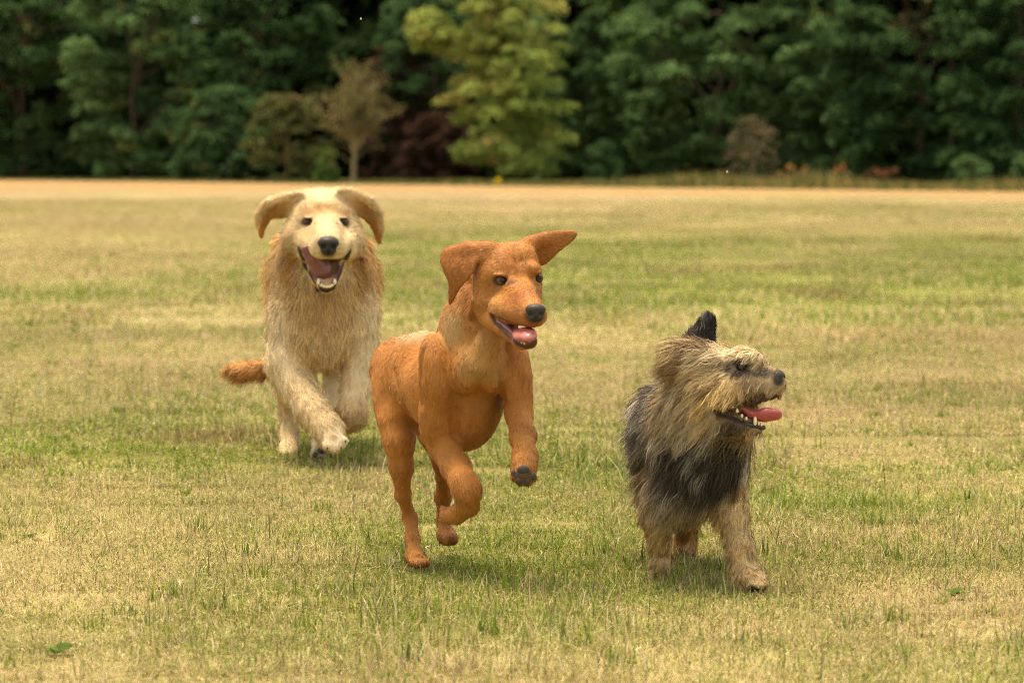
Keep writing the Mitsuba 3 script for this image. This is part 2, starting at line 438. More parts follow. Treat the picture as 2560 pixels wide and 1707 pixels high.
tree('dark_tree', 'blue-green tree showing at the left side of the yellow-green tree', spot(1090, 136), 7.4, 3.8, BLUE, 9, skirt=0.38, clumps=60, per=55, clump=0.6, leaf=0.27)
tree('yellow_green_tree', 'bright yellow-green tree standing out in the middle of the wood', spot(1250, 121), 8.6, 5.6, YELLOW, 10, clumps=210, per=85, clump=0.62, leaf=0.2, droop=0.2,
     lobes=[(-0.15, 0.86, 0.5), (0.1, 0.74, 0.62), (-0.28, 0.66, 0.42), (0.22, 0.53, 0.62), (0.0, 0.40, 0.6), (0.35, 0.36, 0.48), (-0.2, 0.27, 0.48), (0.22, 0.17, 0.55), (0.12, 0.06, 0.42), (-0.82, 0.585, 0.12)])
tree('green_tree', 'mid green tree just right of the yellow-green tree', spot(1475, 134), 9, 4.2, MID, 11, skirt=0.02, clumps=120, per=60, clump=0.7, leaf=0.30)
tree('green_tree', 'fresh light green tree crown between the mid green trees right of centre', spot(1640, 133), 9, 3.5, LIGHT, 12, skirt=0.48, clumps=60, per=60, clump=0.65, leaf=0.30)
tree('conical_shrub', 'small conical blue-green shrub at the right foot of the yellow-green tree', spot(1502, 118), 1.8, 1.1, BLUE, 13, shape='cone', clumps=30, per=60, clump=0.3, leaf=0.13, cat='shrub')
tree('green_tree', 'broad mid green tree with low hanging branches right of centre', spot(1800, 124), 8.6, 7.0, MID, 14, skirt=0.03, clumps=200, per=66, clump=0.7, leaf=0.29)
tree('green_tree', 'green tree with an olive top standing behind the grey bush', spot(2085, 121), 8.3, 3.6, MID, 15, skirt=0.03, clumps=100, per=60, clump=0.6, leaf=0.29)
tree('olive_tree', 'olive yellow tree crown high between the two right trees', spot(2100, 127), 8.8, 2.4, OLIVES, 16, skirt=0.44, clumps=40, per=60, clump=0.5, leaf=0.27)
tree('dark_tree', 'dark green tree with layered branches near the right end of the wood', spot(2300, 116), 8.2, 5.6, DARK, 17, skirt=0.02, clumps=170, per=62, clump=0.65, leaf=0.29)
tree('dark_tree', 'dark green tree at the right end of the wood', spot(2545, 112), 8, 5, DARK, 18, skirt=0.02, clumps=140, per=62, clump=0.65, leaf=0.29)
tree('red_leaved_tree', 'small patch of red-orange leaves on a tree top at the upper right', spot(2378, 113), 7.0, 1.0, ((0.2, 0.06, 0.02), (0.28, 0.10, 0.03), (0.1, 0.1, 0.03), 0.2), 19, skirt=0.88, clumps=9, per=60, clump=0.25, leaf=0.15)
tree('grey_shrub', 'grey-brown thin bush standing before the broad green tree', spot(1880, 107), 1.95, 1.35, ((0.11, 0.09, 0.055), (0.18, 0.15, 0.09), (0.06, 0.085, 0.03), 0.3), 20, shape='bush', clumps=44, per=45, clump=0.3, leaf=0.10, cat='shrub', bark='pale_bark', twigs=16)
tree('verge_shrub', 'green shrub in the tall verge grass near the right edge', spot(2425, 98), 0.95, 1.15, MID, 21, shape='bush', clumps=30, per=50, clump=0.2, leaf=0.09, cat='shrub')
tree('verge_shrub', 'green shrub in the verge cut by the right edge of the picture', spot(2570, 97), 0.95, 0.8, MID, 22, shape='bush', clumps=24, per=50, clump=0.2, leaf=0.09, cat='shrub')
tree('verge_shrub', 'low grey-green shrub in the verge right of the grey bush', spot(2100, 101), 0.42, 1.5, ((0.08, 0.10, 0.05), (0.13, 0.14, 0.07), (0.15, 0.13, 0.05), 0.2), 23, shape='bush', clumps=26, per=50, clump=0.16, leaf=0.08, cat='shrub')


def bare_tree():
    rs = np.random.RandomState(33)
    base = spot(884, 124)
    key = 'bare_tree'
    fork = base + [0.06, 0, 1.75]
    trunk = [limb(rs, base - [0, 0, .1], fork, 0.095, 0.065, 0.05, 7)]
    twigs, tips = [], []
    for i in range(17):
        a = rs.uniform(0, 2 * math.pi)
        r = rs.uniform(0.15, 1.5)
        start = base + (fork - base) * rs.uniform(0.55, 1.0)
        end = base + [math.cos(a) * r, math.sin(a) * r * 0.8, 4.1 - 0.85 * r + rs.uniform(-0.6, 0.15)]
        twigs.append(limb(rs, start, end, 0.045, 0.010, 0.35, 7))
        for j in range(13):
            q = start + (end - start) * rs.uniform(0.25, 1.0)
            e = q + rs.normal(0, 0.28, 3) * [1, 1, 0.7] + [math.cos(a) * 0.15, math.sin(a) * 0.1, 0.22]
            twigs.append(limb(rs, q, e, 0.014, 0.005, 0.35, 5))
            tips.append(e)
    for i in range(8):
        z = rs.uniform(0.7, 1.7)
        s = rs.choice([-1, 1])
        e = base + [s * rs.uniform(0.35, 0.9), rs.uniform(-0.5, 0.5), z + rs.uniform(0.1, 0.5)]
        twigs.append(limb(rs, base + [0.03, 0, z], e, 0.022, 0.006, 0.4, 6))
        tips.append(e)
    add(key + '__trunk', trimesh.util.concatenate(trunk), 'pale_bark', smooth=50)
    add(key + '__branches', trimesh.util.concatenate(twigs), 'pale_bark', smooth=50)
    v, f, c = leaves(rs, np.array(tips), np.full((len(tips), 3), 0.24), 20, 0.075, ((0.15, 0.15, 0.06), (0.24, 0.22, 0.10), (0.24, 0.15, 0.07), 0.1))
    add(key + '__crown', (v, f), 'leaf', color=c)
    tag(key, 'thin nearly bare khaki tree with a pale straight trunk', 'tree')


bare_tree()


def verge():
    rs = np.random.RandomState(41)
    n = 9000
    x = rs.uniform(-26, 16, n)
    y = 115 - x * 1.6 + rs.normal(0, 1.6, n)
    right = np.clip((x + 4) / 10, 0, 1)
    h = (0.14 + 0.32 * right) * rs.uniform(0.35, 1.0, n) * (0.6 + 0.8 * meshkit.noise(np.stack([x * 0.7, y * 0, x * 0], -1), 3))
    w = rs.uniform(0.02, 0.05, n)
    lean = rs.normal(0, 0.25, (n, 2)) * h[:, None]
    a = rs.uniform(-0.7, 0.7, n)
    b = np.column_stack([x, y, np.zeros(n)])
    s = np.column_stack([np.cos(a), np.sin(a), np.zeros(n)]) * w[:, None]
    tip = b + np.column_stack([lean, h])
    v = np.stack([b - s, b + s, tip], 1).reshape(-1, 3)
    f = np.arange(3 * n).reshape(-1, 3)
    straw, green = np.array([0.27, 0.22, 0.085]), np.array([0.11, 0.14, 0.04])
    m = rs.uniform(0, 1, (n, 1)) < 0.35 + 0.35 * (1 - right[:, None])
    col = np.where(m, green, straw) * rs.uniform(0.6, 1.3, (n, 1))
    add('verge_grass', (v, f), 'leaf', color=np.repeat(col, 3, axis=0))
    tag('verge_grass', 'tall straw and green grass growing along the foot of the wood', 'grass', kind='stuff')


verge()


def weed(name, label, base, height, colour, seed, stems=7, spread=0.25, cat='plant', group=None):
    rs = np.random.RandomState(seed)
    key = numbered(name)
    st, cs = [], []
    for i in range(stems):
        e = base + np.array([rs.normal(0, spread), rs.normal(0, spread), height * rs.uniform(0.65, 1)])
        st.append(limb(rs, base + [rs.normal(0, .05), 0, -0.02], e, 0.012, 0.006, 0.1, 4))
        cs += [e, base + (e - base) * 0.8]
    add(key + '__stem', trimesh.util.concatenate(st), 'bark', smooth=50)
    for q in cs[::2]:
        v, f, c = leaves(rs, np.array([q, q - [0, 0, 0.07]]), np.full((2, 3), 0.075), 22, 0.06, (np.array(colour) * 0.7, colour, np.array(colour) * 1.2, 0.3))
        add(numbered(key + '__seed_head'), (v, f), 'leaf', color=c)
    tag(key, label, cat, group)


weed('dock_plant', 'rusty brown seed heads on a dry weed beside the dark verge under the right trees', spot(2096, 103), 0.72, (0.36, 0.16, 0.05), 51, 3, 0.08)
weed('dock_plant', 'pale brown dry weed clump in the verge right of the grey bush', spot(1995, 104), 0.62, (0.34, 0.21, 0.08), 52, 9, 0.32)
weed('dock_plant', 'reddish dry weeds in the verge between the rusty weed and the green shrub', spot(2205, 101), 0.55, (0.22, 0.10, 0.05), 53, 9, 0.4)
weed('flowering_plant', 'small yellow flowering plant at the foot of the yellow-green tree', spot(1249, 112), 0.2, (0.75, 0.62, 0.04), 54, 4, 0.05)


def stalk(px0, py0, px1, py1, label):
    a = ground_at(px0, py0)
    b = at(px1, py1, (a - CAM) @ FWD)
    key = numbered('grass_stalk')
    rs = np.random.RandomState(int(px0))
    add(key + '__stem', limb(rs, a, b, 0.0016, 0.0011, 0.03, 7), 'straw', smooth=60)
    add(key + '__seed_head', trimesh.util.concatenate([limb(rs, a + (b - a) * u, a + (b - a) * u + rs.normal(0, 0.006, 3) + [0, 0, 0.014], 0.0022, 0.0006, 0.1, 4) for u in np.linspace(0.84, 1.0, 9)]), 'straw', smooth=60)
    labels[key + '__seed_head'] = {'kind': 'stuff'}
    tag(key, label, 'grass stalk')


scene['straw'] = {'type': 'twosided', 'bsdf': {'type': 'diffuse', 'reflectance': {'type': 'rgb', 'value': [0.62, 0.52, 0.30]}}}
stalk(158, 1052, 236, 880, 'pale dry grass stalk leaning right at the far left of the field')
stalk(2030, 1010, 1990, 930, 'short pale grass stalk leaning left, right of the terrier')
stalk(735, 965, 700, 850, 'thin upright grass stalk beside the tail of the cream and gold dog')


def broadleaf(px, py, n, size, label):
    """A rosette of small broad leaves pressed to the ground."""
    rs = np.random.RandomState(int(px + py))
    c = ground_at(px, py)
    c[2] = ground_z(c[0], c[1]) + 0.004
    key = numbered('broadleaf_weed')
    for i in range(n):
        a, ln = 2.4 * i + rs.uniform(-0.3, 0.3), size * rs.uniform(0.7, 1.2)
        t = np.linspace(0, 1, 6)
        w = 0.42 * ln * np.sin(math.pi * (0.08 + 0.92 * t) ** 0.8)
        r = 0.15 * size + ln * t
        z = ln * (0.65 * t - 0.45 * t * t) + rs.uniform(0, 0.008)
        mid = np.column_stack([np.cos(a) * r, np.sin(a) * r, z])
        s = np.array([-math.sin(a), math.cos(a), 0.0])
        v = np.concatenate([mid - s * w[:, None] + [0, 0, 0.15] * w[:, None], mid, mid + s * w[:, None] + [0, 0, 0.15] * w[:, None]]) + c
        f = [[q, q + 1, q + 7] for q in range(5)] + [[q, q + 7, q + 6] for q in range(5)] + [[q + 6, q + 7, q + 13] for q in range(5)] + [[q + 6, q + 13, q + 12] for q in range(5)]
        col = np.array([0.13, 0.20, 0.045]) * rs.uniform(0.6, 1.2)
        add(numbered(key + '__leaf'), (v, np.array(f)), 'leaf', color=np.tile(col, (18, 1)))
    tag(key, label, 'weed')


broadleaf(72, 1352, 6, 0.022, 'small green broad-leaved weed near the left edge in the foreground')
broadleaf(146, 1640, 7, 0.030, 'green broad-leaved weed in the lower left corner')
broadleaf(707, 1256, 5, 0.020, 'small green weed left of the hind foot of the red puppy')
broadleaf(2388, 1492, 6, 0.024, 'green broad-leaved weed at the right, beyond the terrier')


def drifting_seed(px, py, label):
    rs = np.random.RandomState(int(px))
    m = trimesh.creation.icosphere(2, 1.0)
    n = np.asarray(m.vertices)
    v = at(px, py, 7.0) + n * np.array([0.0017, 0.0014, 0.0022]) * (0.7 + 0.6 * meshkit.noise(n * 2.3, int(px)))[:, None]
    key = numbered('drifting_seed')
    add(key, (v, np.asarray(m.faces)), 'straw', smooth=True)
    tag(key, label, 'seed')


drifting_seed(902, 48, 'tiny pale seed drifting in the air before the dark top of the wood')
drifting_seed(1818, 430, 'tiny pale seed in the air left of the foot of the grey bush')
# ---------------------------------------------------------------- animals: one smooth skin per animal, from blended limbs, and fur on it
def sd_cone(p, a, b, ra, rb):
    """Round cone from a (radius ra) to b (radius rb)."""
    ba = b - a
    l2 = float(ba @ ba)
    rr = ra - rb
    a2 = l2 - rr * rr
    if a2 <= 1e-9:
        c, r = (a, ra) if ra > rb else (b, rb)
        q = p - c
        return np.sqrt(np.einsum('...i,...i', q, q)) - r
    il2 = 1.0 / l2
    pa = p - a
    y = pa @ ba
    z = y - l2
    x2 = np.maximum(l2 * (np.einsum('...i,...i', pa, pa) * l2 - y * y), 0)
    y2, z2 = y * y * l2, z * z * l2
    k = np.sign(rr) * rr * rr * x2
    d = (np.sqrt(x2 * a2 * il2) + y * rr) * il2 - ra
    d = np.where(np.sign(z) * a2 * z2 > k, np.sqrt(x2 + z2) * il2 - rb, d)
    return np.where(np.sign(y) * a2 * y2 < k, np.sqrt(x2 + y2) * il2 - ra, d)


def sd_ell(p, c, r, R):
    q = (p - c) @ R
    k0 = np.sqrt((q * q) @ (1 / r ** 2))
    k1 = np.sqrt((q * q) @ (1 / r ** 4))
    return k0 * (k0 - 1.0) / np.maximum(k1, 1e-9)


def sd_sheet(p, s):
    P, q = s['P'], p[..., :2]
    n = len(P)
    d = np.full(q.shape[:-1], 1e9)
    sg = np.ones(q.shape[:-1])
    for i in range(n):
        a, b = P[i], P[i - 1]
        e, w = b - a, q - a
        t = np.clip((w @ e) / float(e @ e), 0, 1)
        d = np.minimum(d, np.sum((w - t[..., None] * e) ** 2, -1))
        c1, c2, c3 = q[..., 1] >= a[1], q[..., 1] < b[1], e[0] * w[..., 1] > e[1] * w[..., 0]
        flip = (c1 & c2 & c3) | (~c1 & ~c2 & ~c3)
        sg = np.where(flip, -sg, sg)
    d2 = sg * np.sqrt(d)
    u = q - s['c'][:2]
    zz = s['c'][2] + u[..., 0] * s['slope'][0] + u[..., 1] * s['slope'][1] + u[..., 0] ** 2 * s['bend'][0] + u[..., 1] ** 2 * s['bend'][1]
    r = s['t'] * 0.95
    dz = np.abs(p[..., 2] - zz) / math.sqrt(1 + s['slope'][0] ** 2 + s['slope'][1] ** 2) - s['t'] + r
    d2 = d2 + r
    return np.hypot(np.maximum(d2, 0), np.maximum(dz, 0)) + np.minimum(np.maximum(d2, dz), 0) - r


class Beast:
    """Points are given as (px, py, z): where they stand in the photograph, and metres nearer to the camera than the depth D0."""

    def __init__(self, D0):
        self.D0, self.prims, self.paint, self.seen, self.mottle = D0, [], [], {}, 0.5

    def loc(self, p):
        d = self.D0 - p[2]
        return np.array([(p[0] - CX) / F_PX * d, (CY - p[1]) / F_PX * d, p[2]], np.float64)

    def world(self, v):
        v = np.asarray(v, float)
        return CAM + RIGHT * v[..., 0:1] + UP * v[..., 1:2] + FWD * (self.D0 - v[..., 2:3])

    def turn(self, n):
        n = np.asarray(n, float)
        return RIGHT * n[..., 0:1] + UP * n[..., 1:2] - FWD * n[..., 2:3]

    def _style(self, st):
        base = dict(col=(0.5, 0.3, 0.1), fur=0.01, k=0.02, op='+', flow=None, lift=0.25, flat=None)
        base.update(st)
        if base['flow'] is not None:
            f = np.array(base['flow'], float)
            base['flow'] = unit(np.array([f[0], -f[1], f[2]]))
        return base

    def cone(self, a, b, **st):
        s = self._style(st)
        A, B = self.loc(a), self.loc(b)
        ra, rb = a[3] * (self.D0 - a[2]) / F_PX, b[3] * (self.D0 - b[2]) / F_PX
        if s['flow'] is None:
            s['flow'] = unit(B - A)
        s.update(kind='cone', a=A, b=B, ra=ra, rb=rb)
        if s['flat'] is not None:       # (axis, factor): thinner along this axis
            ax, fac = unit(np.array([s['flat'][0], -s['flat'][1], s['flat'][2]])), s['flat'][3]
            s['M'] = np.eye(3) + (fac - 1) * np.outer(ax, ax)
            s['fac'] = fac
        self.prims.append(s)

    def chain(self, pts, **st):
        for a, b in zip(pts[:-1], pts[1:]):
            self.cone(a, b, **st)

    def ell(self, c, r, rot=(0, 0, 0), **st):
        s = self._style(st)
        d = self.D0 - c[2]
        s.update(kind='ell', c=self.loc(c), r=np.array(r, float) * d / F_PX, R=trimesh.transformations.euler_matrix(*np.radians(rot))[:3, :3])
        if s['flow'] is None:
            s['flow'] = np.array([0, -1.0, 0])
        self.prims.append(s)

    def sheet(self, poly, z, t, slope=(0.0, 0.0), bend=(0.0, 0.0), **st):
        """A flap (an ear): its outline in the photograph, the depth z of its middle, half thickness in metres, slope and bend of the plane along x and y."""
        s = self._style(st)
        d = self.D0 - z
        P = np.array([[(x - CX) / F_PX * d, (CY - y) / F_PX * d] for x, y in poly])
        for _ in range(2):              # rounds the corners
            P = np.stack([0.75 * P + 0.25 * np.roll(P, -1, 0), 0.25 * P + 0.75 * np.roll(P, -1, 0)], 1).reshape(-1, 2)
        s.update(kind='sheet', P=P, c=np.array([*P.mean(0), z]), t=t, slope=slope, bend=bend)
        if s['flow'] is None:
            s['flow'] = np.array([0, -1.0, 0])
        e = np.abs(P - P.mean(0)).max(0)
        zr = abs(slope[0]) * e[0] + abs(slope[1]) * e[1] + abs(bend[0]) * e[0] ** 2 + abs(bend[1]) * e[1] ** 2 + t
        s['box'] = (np.array([*P.min(0), z - zr]), np.array([*P.max(0), z + zr]))
        self.prims.append(s)

    def dot(self, c, r, col, fur=None, soft=0.35, rz=None):
        """A patch of another colour (and fur length) round a point."""
        self.paint.append((self.loc(c), np.array([r[0], r[1], rz or max(r)], float) * (self.D0 - c[2]) / F_PX if np.ndim(r) else np.full(3, r * (self.D0 - c[2]) / F_PX), np.array(col, float), fur, soft))

    def dist(self, s, p):
        if s['kind'] == 'ell':
            return sd_ell(p, s['c'], s['r'], s['R'])
        if s['kind'] == 'sheet':
            return sd_sheet(p, s)
        if s['flat'] is not None:
            o = s['a']
            return sd_cone((p - o) @ s['M'] + o, o, (s['b'] - o) @ s['M'] + o, s['ra'], s['rb']) / s['fac'] * 1.0
        return sd_cone(p, s['a'], s['b'], s['ra'], s['rb'])

    def field(self, p, prims=None):
        d = None
        for s in prims if prims is not None else self.prims:
            e = self.dist(s, p)
            if d is None:
                d = e if s['op'] == '+' else np.full(p.shape[:-1], 1.0)
                continue
            k = s['k']
            if s['op'] == '+':
                h = np.maximum(k - np.abs(d - e), 0) / k
                d = np.minimum(d, e) - h * h * k * 0.25
            else:
                h = np.maximum(k - np.abs(d + e), 0) / k
                d = np.maximum(d, -e) + h * h * k * 0.25
        return d

    def surface(self, px, py, z0=0.8, z1=-1.0):
        """Where the sight line through this place of the photograph meets the skin: z."""
        key = (px, py, len(self.prims))
        if key not in self.seen:
            self.seen[key] = None
            z = np.linspace(z0, z1, 150)
            for _ in range(2):
                d = self.field(np.array([self.loc((px, py, q)) for q in z]))
                i = int(np.argmax(d < 0))
                if d[i] >= 0:
                    break
                self.seen[key] = float(z[i])
                z = np.linspace(z[max(i - 1, 0)], z[i], 30)
        return self.seen[key]

    def sheet(self, poly, z, t, slope=(0.0, 0.0), bend=(0.0, 0.0), **st):
        """A flap (an ear): its outline in the photograph, the depth z of its middle, half thickness in metres, slope and bend of the plane along x and y."""
        s = self._style(st)
        d = self.D0 - z
        P = np.array([[(x - CX) / F_PX * d, (CY - y) / F_PX * d] for x, y in poly])
        for _ in range(2):              # rounds the corners
            P = np.stack([0.75 * P + 0.25 * np.roll(P, -1, 0), 0.25 * P + 0.75 * np.roll(P, -1, 0)], 1).reshape(-1, 2)
        s.update(kind='sheet', P=P, c=np.array([*P.mean(0), z]), t=t, slope=slope, bend=bend)
        if s['flow'] is None:
            s['flow'] = np.array([0, -1.0, 0])
        e = np.abs(P - P.mean(0)).max(0)
        zr = abs(slope[0]) * e[0] + abs(slope[1]) * e[1] + abs(bend[0]) * e[0] ** 2 + abs(bend[1]) * e[1] ** 2 + t
        s['box'] = (np.array([*P.min(0), z - zr]), np.array([*P.max(0), z + zr]))
        self.prims.append(s)

    def dot(self, c, r, col, fur=None, soft=0.35, rz=None):
        """A patch of another colour (and fur length) round a point."""
        self.paint.append((self.loc(c), np.array([r[0], r[1], rz or max(r)], float) * (self.D0 - c[2]) / F_PX if np.ndim(r) else np.full(3, r * (self.D0 - c[2]) / F_PX), np.array(col, float), fur, soft))

    def dist(self, s, p):
        if s['kind'] == 'ell':
            return sd_ell(p, s['c'], s['r'], s['R'])
        if s['kind'] == 'sheet':
            return sd_sheet(p, s)
        if s['flat'] is not None:
            o = s['a']
            return sd_cone((p - o) @ s['M'] + o, o, (s['b'] - o) @ s['M'] + o, s['ra'], s['rb']) / s['fac'] * 1.0
        return sd_cone(p, s['a'], s['b'], s['ra'], s['rb'])

    def field(self, p, prims=None):
        d = None
        for s in prims if prims is not None else self.prims:
            e = self.dist(s, p)
            if d is None:
                d = e if s['op'] == '+' else np.full(p.shape[:-1], 1.0)
                continue
            k = s['k']
            if s['op'] == '+':
                h = np.maximum(k - np.abs(d - e), 0) / k
                d = np.minimum(d, e) - h * h * k * 0.25
            else:
                h = np.maximum(k - np.abs(d + e), 0) / k
                d = np.maximum(d, -e) + h * h * k * 0.25
        return d

    def surface(self, px, py, z0=0.8, z1=-1.0):
        """Where the sight line through this place of the photograph meets the skin: z."""
        z = np.linspace(z0, z1, 1800)
        p = np.array([self.loc((px, py, q)) for q in z])
        d = self.field(p)
        i = np.argmax(d < 0)
        return float(z[i]) if d[i] < 0 else None

    def sz(self, px, py, dz=0.0, default=0.3):
        z = self.surface(px, py)
        return (default if z is None else z) + dz

    def groove(self, pts, **st):
        """Carves along points given as (px, py, radius, metres above the present skin)."""
        zs = [self.sz(x, y, dz) for x, y, r, dz in pts]
        self.chain([(x, y, z, r) for (x, y, r, dz), z in zip(pts, zs)], **st)

    def spot(self, px, py, r, col, fur=None, soft=0.35, rz=None):
        """A patch of colour on the skin where it is seen at this place."""
        self.dot((px, py, self.sz(px, py)), r, col, fur, soft, rz)

    def stroke(self, path, r, col, fur=0.0, soft=0.4, step=6.0):
        """A band of colour along a line on the skin."""
        for (x0, y0), (x1, y1) in zip(path[:-1], path[1:]):
            n = max(1, int(math.hypot(x1 - x0, y1 - y0) / step))
            for i in range(n + 1):
                self.spot(x0 + (x1 - x0) * i / n, y0 + (y1 - y0) * i / n, r, col, fur, soft)

    def build(self, h):
        pr = self.prims
        ext = lambda s: (np.minimum(s['a'] - s['ra'], s['b'] - s['rb']), np.maximum(s['a'] + s['ra'], s['b'] + s['rb'])) if s['kind'] == 'cone' else s['box'] if s['kind'] == 'sheet' else (s['c'] - s['r'].max(), s['c'] + s['r'].max())
        lo = np.min([ext(s)[0] for s in pr if s['op'] == '+'], axis=0) - 4 * h
        hi = np.max([ext(s)[1] for s in pr if s['op'] == '+'], axis=0) + 4 * h
        B = 14
        nb = np.ceil((hi - lo) / (h * B)).astype(int)
        G = np.ones(nb * B, np.float32)
        idx = np.stack(np.meshgrid(*[np.arange(n) for n in nb], indexing='ij'), -1).reshape(-1, 3)
        ctr = lo + (idx * B + (B - 1) / 2) * h
        R = B * h * 0.5 * 1.75
        D = np.stack([self.dist(s, ctr) for s in pr], 1)
        slack = np.array([1.0 if (s['kind'] == 'cone' and s['flat'] is None) else 1.9 for s in pr])
        near = D - R * slack - np.array([s['k'] for s in pr]) * 1.2 < 0
        plus = np.array([s['op'] == '+' for s in pr])
        cell = np.stack(np.meshgrid(*[np.arange(B)] * 3, indexing='ij'), -1).reshape(-1, 3)
        offs = cell * h
        for n in np.nonzero((near & plus).any(1))[0]:
            use = [s for s, q in zip(pr, near[n]) if q]
            corner = lo + idx[n] * B * h
            val = self.field((corner + offs), use)
            i, j, k = idx[n] * B
            G[i:i + B, j:j + B, k:k + B] = val.reshape(B, B, B)
        v, f = surface_nets(G, lo, h)
        m = trimesh.Trimesh(v, f, process=False)
        parts = trimesh.graph.connected_components(m.face_adjacency, nodes=np.arange(len(f)), min_len=1)
        m.update_faces(np.isin(np.arange(len(f)), max(parts, key=len)))
        m.remove_unreferenced_vertices()
        self.mesh = m
        self.attributes()
        return m

    def attributes(self, s=0.008):
        v = np.asarray(self.mesh.vertices)
        D = np.stack([np.where(q['op'] == '+', 1, 0) * self.dist(q, v) + np.where(q['op'] == '+', 0, 1) * (np.abs(self.dist(q, v)) + 0.0015) for q in self.prims], 1)
        D -= D.min(1, keepdims=True)
        w = np.exp(-np.clip(D / s, 0, 40))
        w /= w.sum(1, keepdims=True)
        self.col = w @ np.array([q['col'] for q in self.prims], float)
        self.len = w @ np.array([q['fur'] for q in self.prims], float)
        self.lift = w @ np.array([q['lift'] for q in self.prims], float)
        D2 = np.exp(-np.clip(D / (3.0 * s), 0, 40))
        flow = D2 @ np.array([q['flow'] for q in self.prims], float)
        kd = cKDTree(v)
        for c, r, col, fur, soft in self.paint:
            at_ = np.array(kd.query_ball_point(c, r.max() * (1 + soft)), int)
            if not len(at_):
                continue
            q = np.sqrt((((v[at_] - c) / r) ** 2).sum(1))
            t = np.clip((1 + soft - q) / (2 * soft), 0, 1)
            t = (t * t * (3 - 2 * t))
            self.col[at_] = self.col[at_] * (1 - t[:, None]) + col * t[:, None]
            if fur is not None:
                self.len[at_] = self.len[at_] * (1 - t) + fur * t
        m = meshkit.fbm(v * 26.0, 3, 4) + 0.6 * meshkit.fbm(v * 90.0, 2, 8) - 0.8
        self.col = self.col * (1 + self.mottle * m[:, None] * np.array([0.9, 1.0, 1.15]))
        self.nrm = vertex_normals(v, np.asarray(self.mesh.faces))
        self.flow = unit(flow)


def vertex_normals(v, f):
    n = np.zeros_like(v)
    fn = np.cross(v[f[:, 1]] - v[f[:, 0]], v[f[:, 2]] - v[f[:, 0]])
    for k in range(3):
        np.add.at(n, f[:, k], fn)
    return unit(n)


def surface_nets(G, lo, h):
    """The zero surface of a sampled field: (vertices, triangles)."""
    ins = G < 0
    c = [ins[i:ins.shape[0] - 1 + i, j:ins.shape[1] - 1 + j, k:ins.shape[2] - 1 + k] for i in (0, 1) for j in (0, 1) for k in (0, 1)]
    anyc, allc = c[0].copy(), c[0].copy()
    for q in c[1:]:
        anyc |= q
        allc &= q
    act = np.argwhere(anyc & ~allc)
    ids = np.full(anyc.shape, -1, np.int64)
    ids[tuple(act.T)] = np.arange(len(act))
    corner = np.array([[i, j, k] for i in (0, 1) for j in (0, 1) for k in (0, 1)])
    val = np.stack([G[tuple((act + o).T)] for o in corner], 1)
    tot, cnt = np.zeros((len(act), 3)), np.zeros(len(act))
    for a in range(8):
        for b in range(a + 1, 8):
            if np.abs(corner[a] - corner[b]).sum() != 1:
                continue
            va, vb = val[:, a], val[:, b]
            m = (va < 0) != (vb < 0)
            t = np.where(m, va / np.where(m, va - vb, 1), 0)
            p = corner[a] + t[:, None] * (corner[b] - corner[a])
            tot += np.where(m[:, None], p, 0)
            cnt += m
    v = lo + (act + tot / cnt[:, None]) * h
    faces = []
    for ax in range(3):
        o = [x for x in range(3) if x != ax]
        sl0 = [slice(None)] * 3
        sl1 = [slice(None)] * 3
        sl0[ax], sl1[ax] = slice(0, -1), slice(1, None)
        a, b = ins[tuple(sl0)], ins[tuple(sl1)]
        e = np.argwhere(a != b)
        e = e[(e[:, o[0]] > 0) & (e[:, o[1]] > 0)]
        e = e[(e < np.array(ids.shape)).all(1)]
        sgn = a[tuple(e.T)]
        q = []
        for s0, s1 in ((1, 1), (0, 1), (0, 0), (1, 0)):
            w = e.copy()
            w[:, o[0]] -= s0
            w[:, o[1]] -= s1
            q.append(ids[tuple(w.T)])
        q = np.stack(q, 1)
        if ax == 1:
            sgn = ~sgn
        q = np.where(sgn[:, None], q, q[:, ::-1])
        q = q[(q >= 0).all(1)]
        faces.append(q)
    q = np.vstack(faces)
    v = np.asarray(v)
    f = np.vstack([q[:, [0, 1, 2]], q[:, [0, 2, 3]]])
    # a little smoothing of the grid's steps
    nb = np.zeros_like(v)
    deg = np.zeros(len(v))
    for a, b in ((0, 1), (1, 2), (2, 0)):
        np.add.at(nb, f[:, a], v[f[:, b]])
        np.add.at(nb, f[:, b], v[f[:, a]])
        np.add.at(deg, f[:, a], 1)
        np.add.at(deg, f[:, b], 1)
    v = v * 0.6 + 0.4 * nb / np.maximum(deg, 1)[:, None]
    return v, f


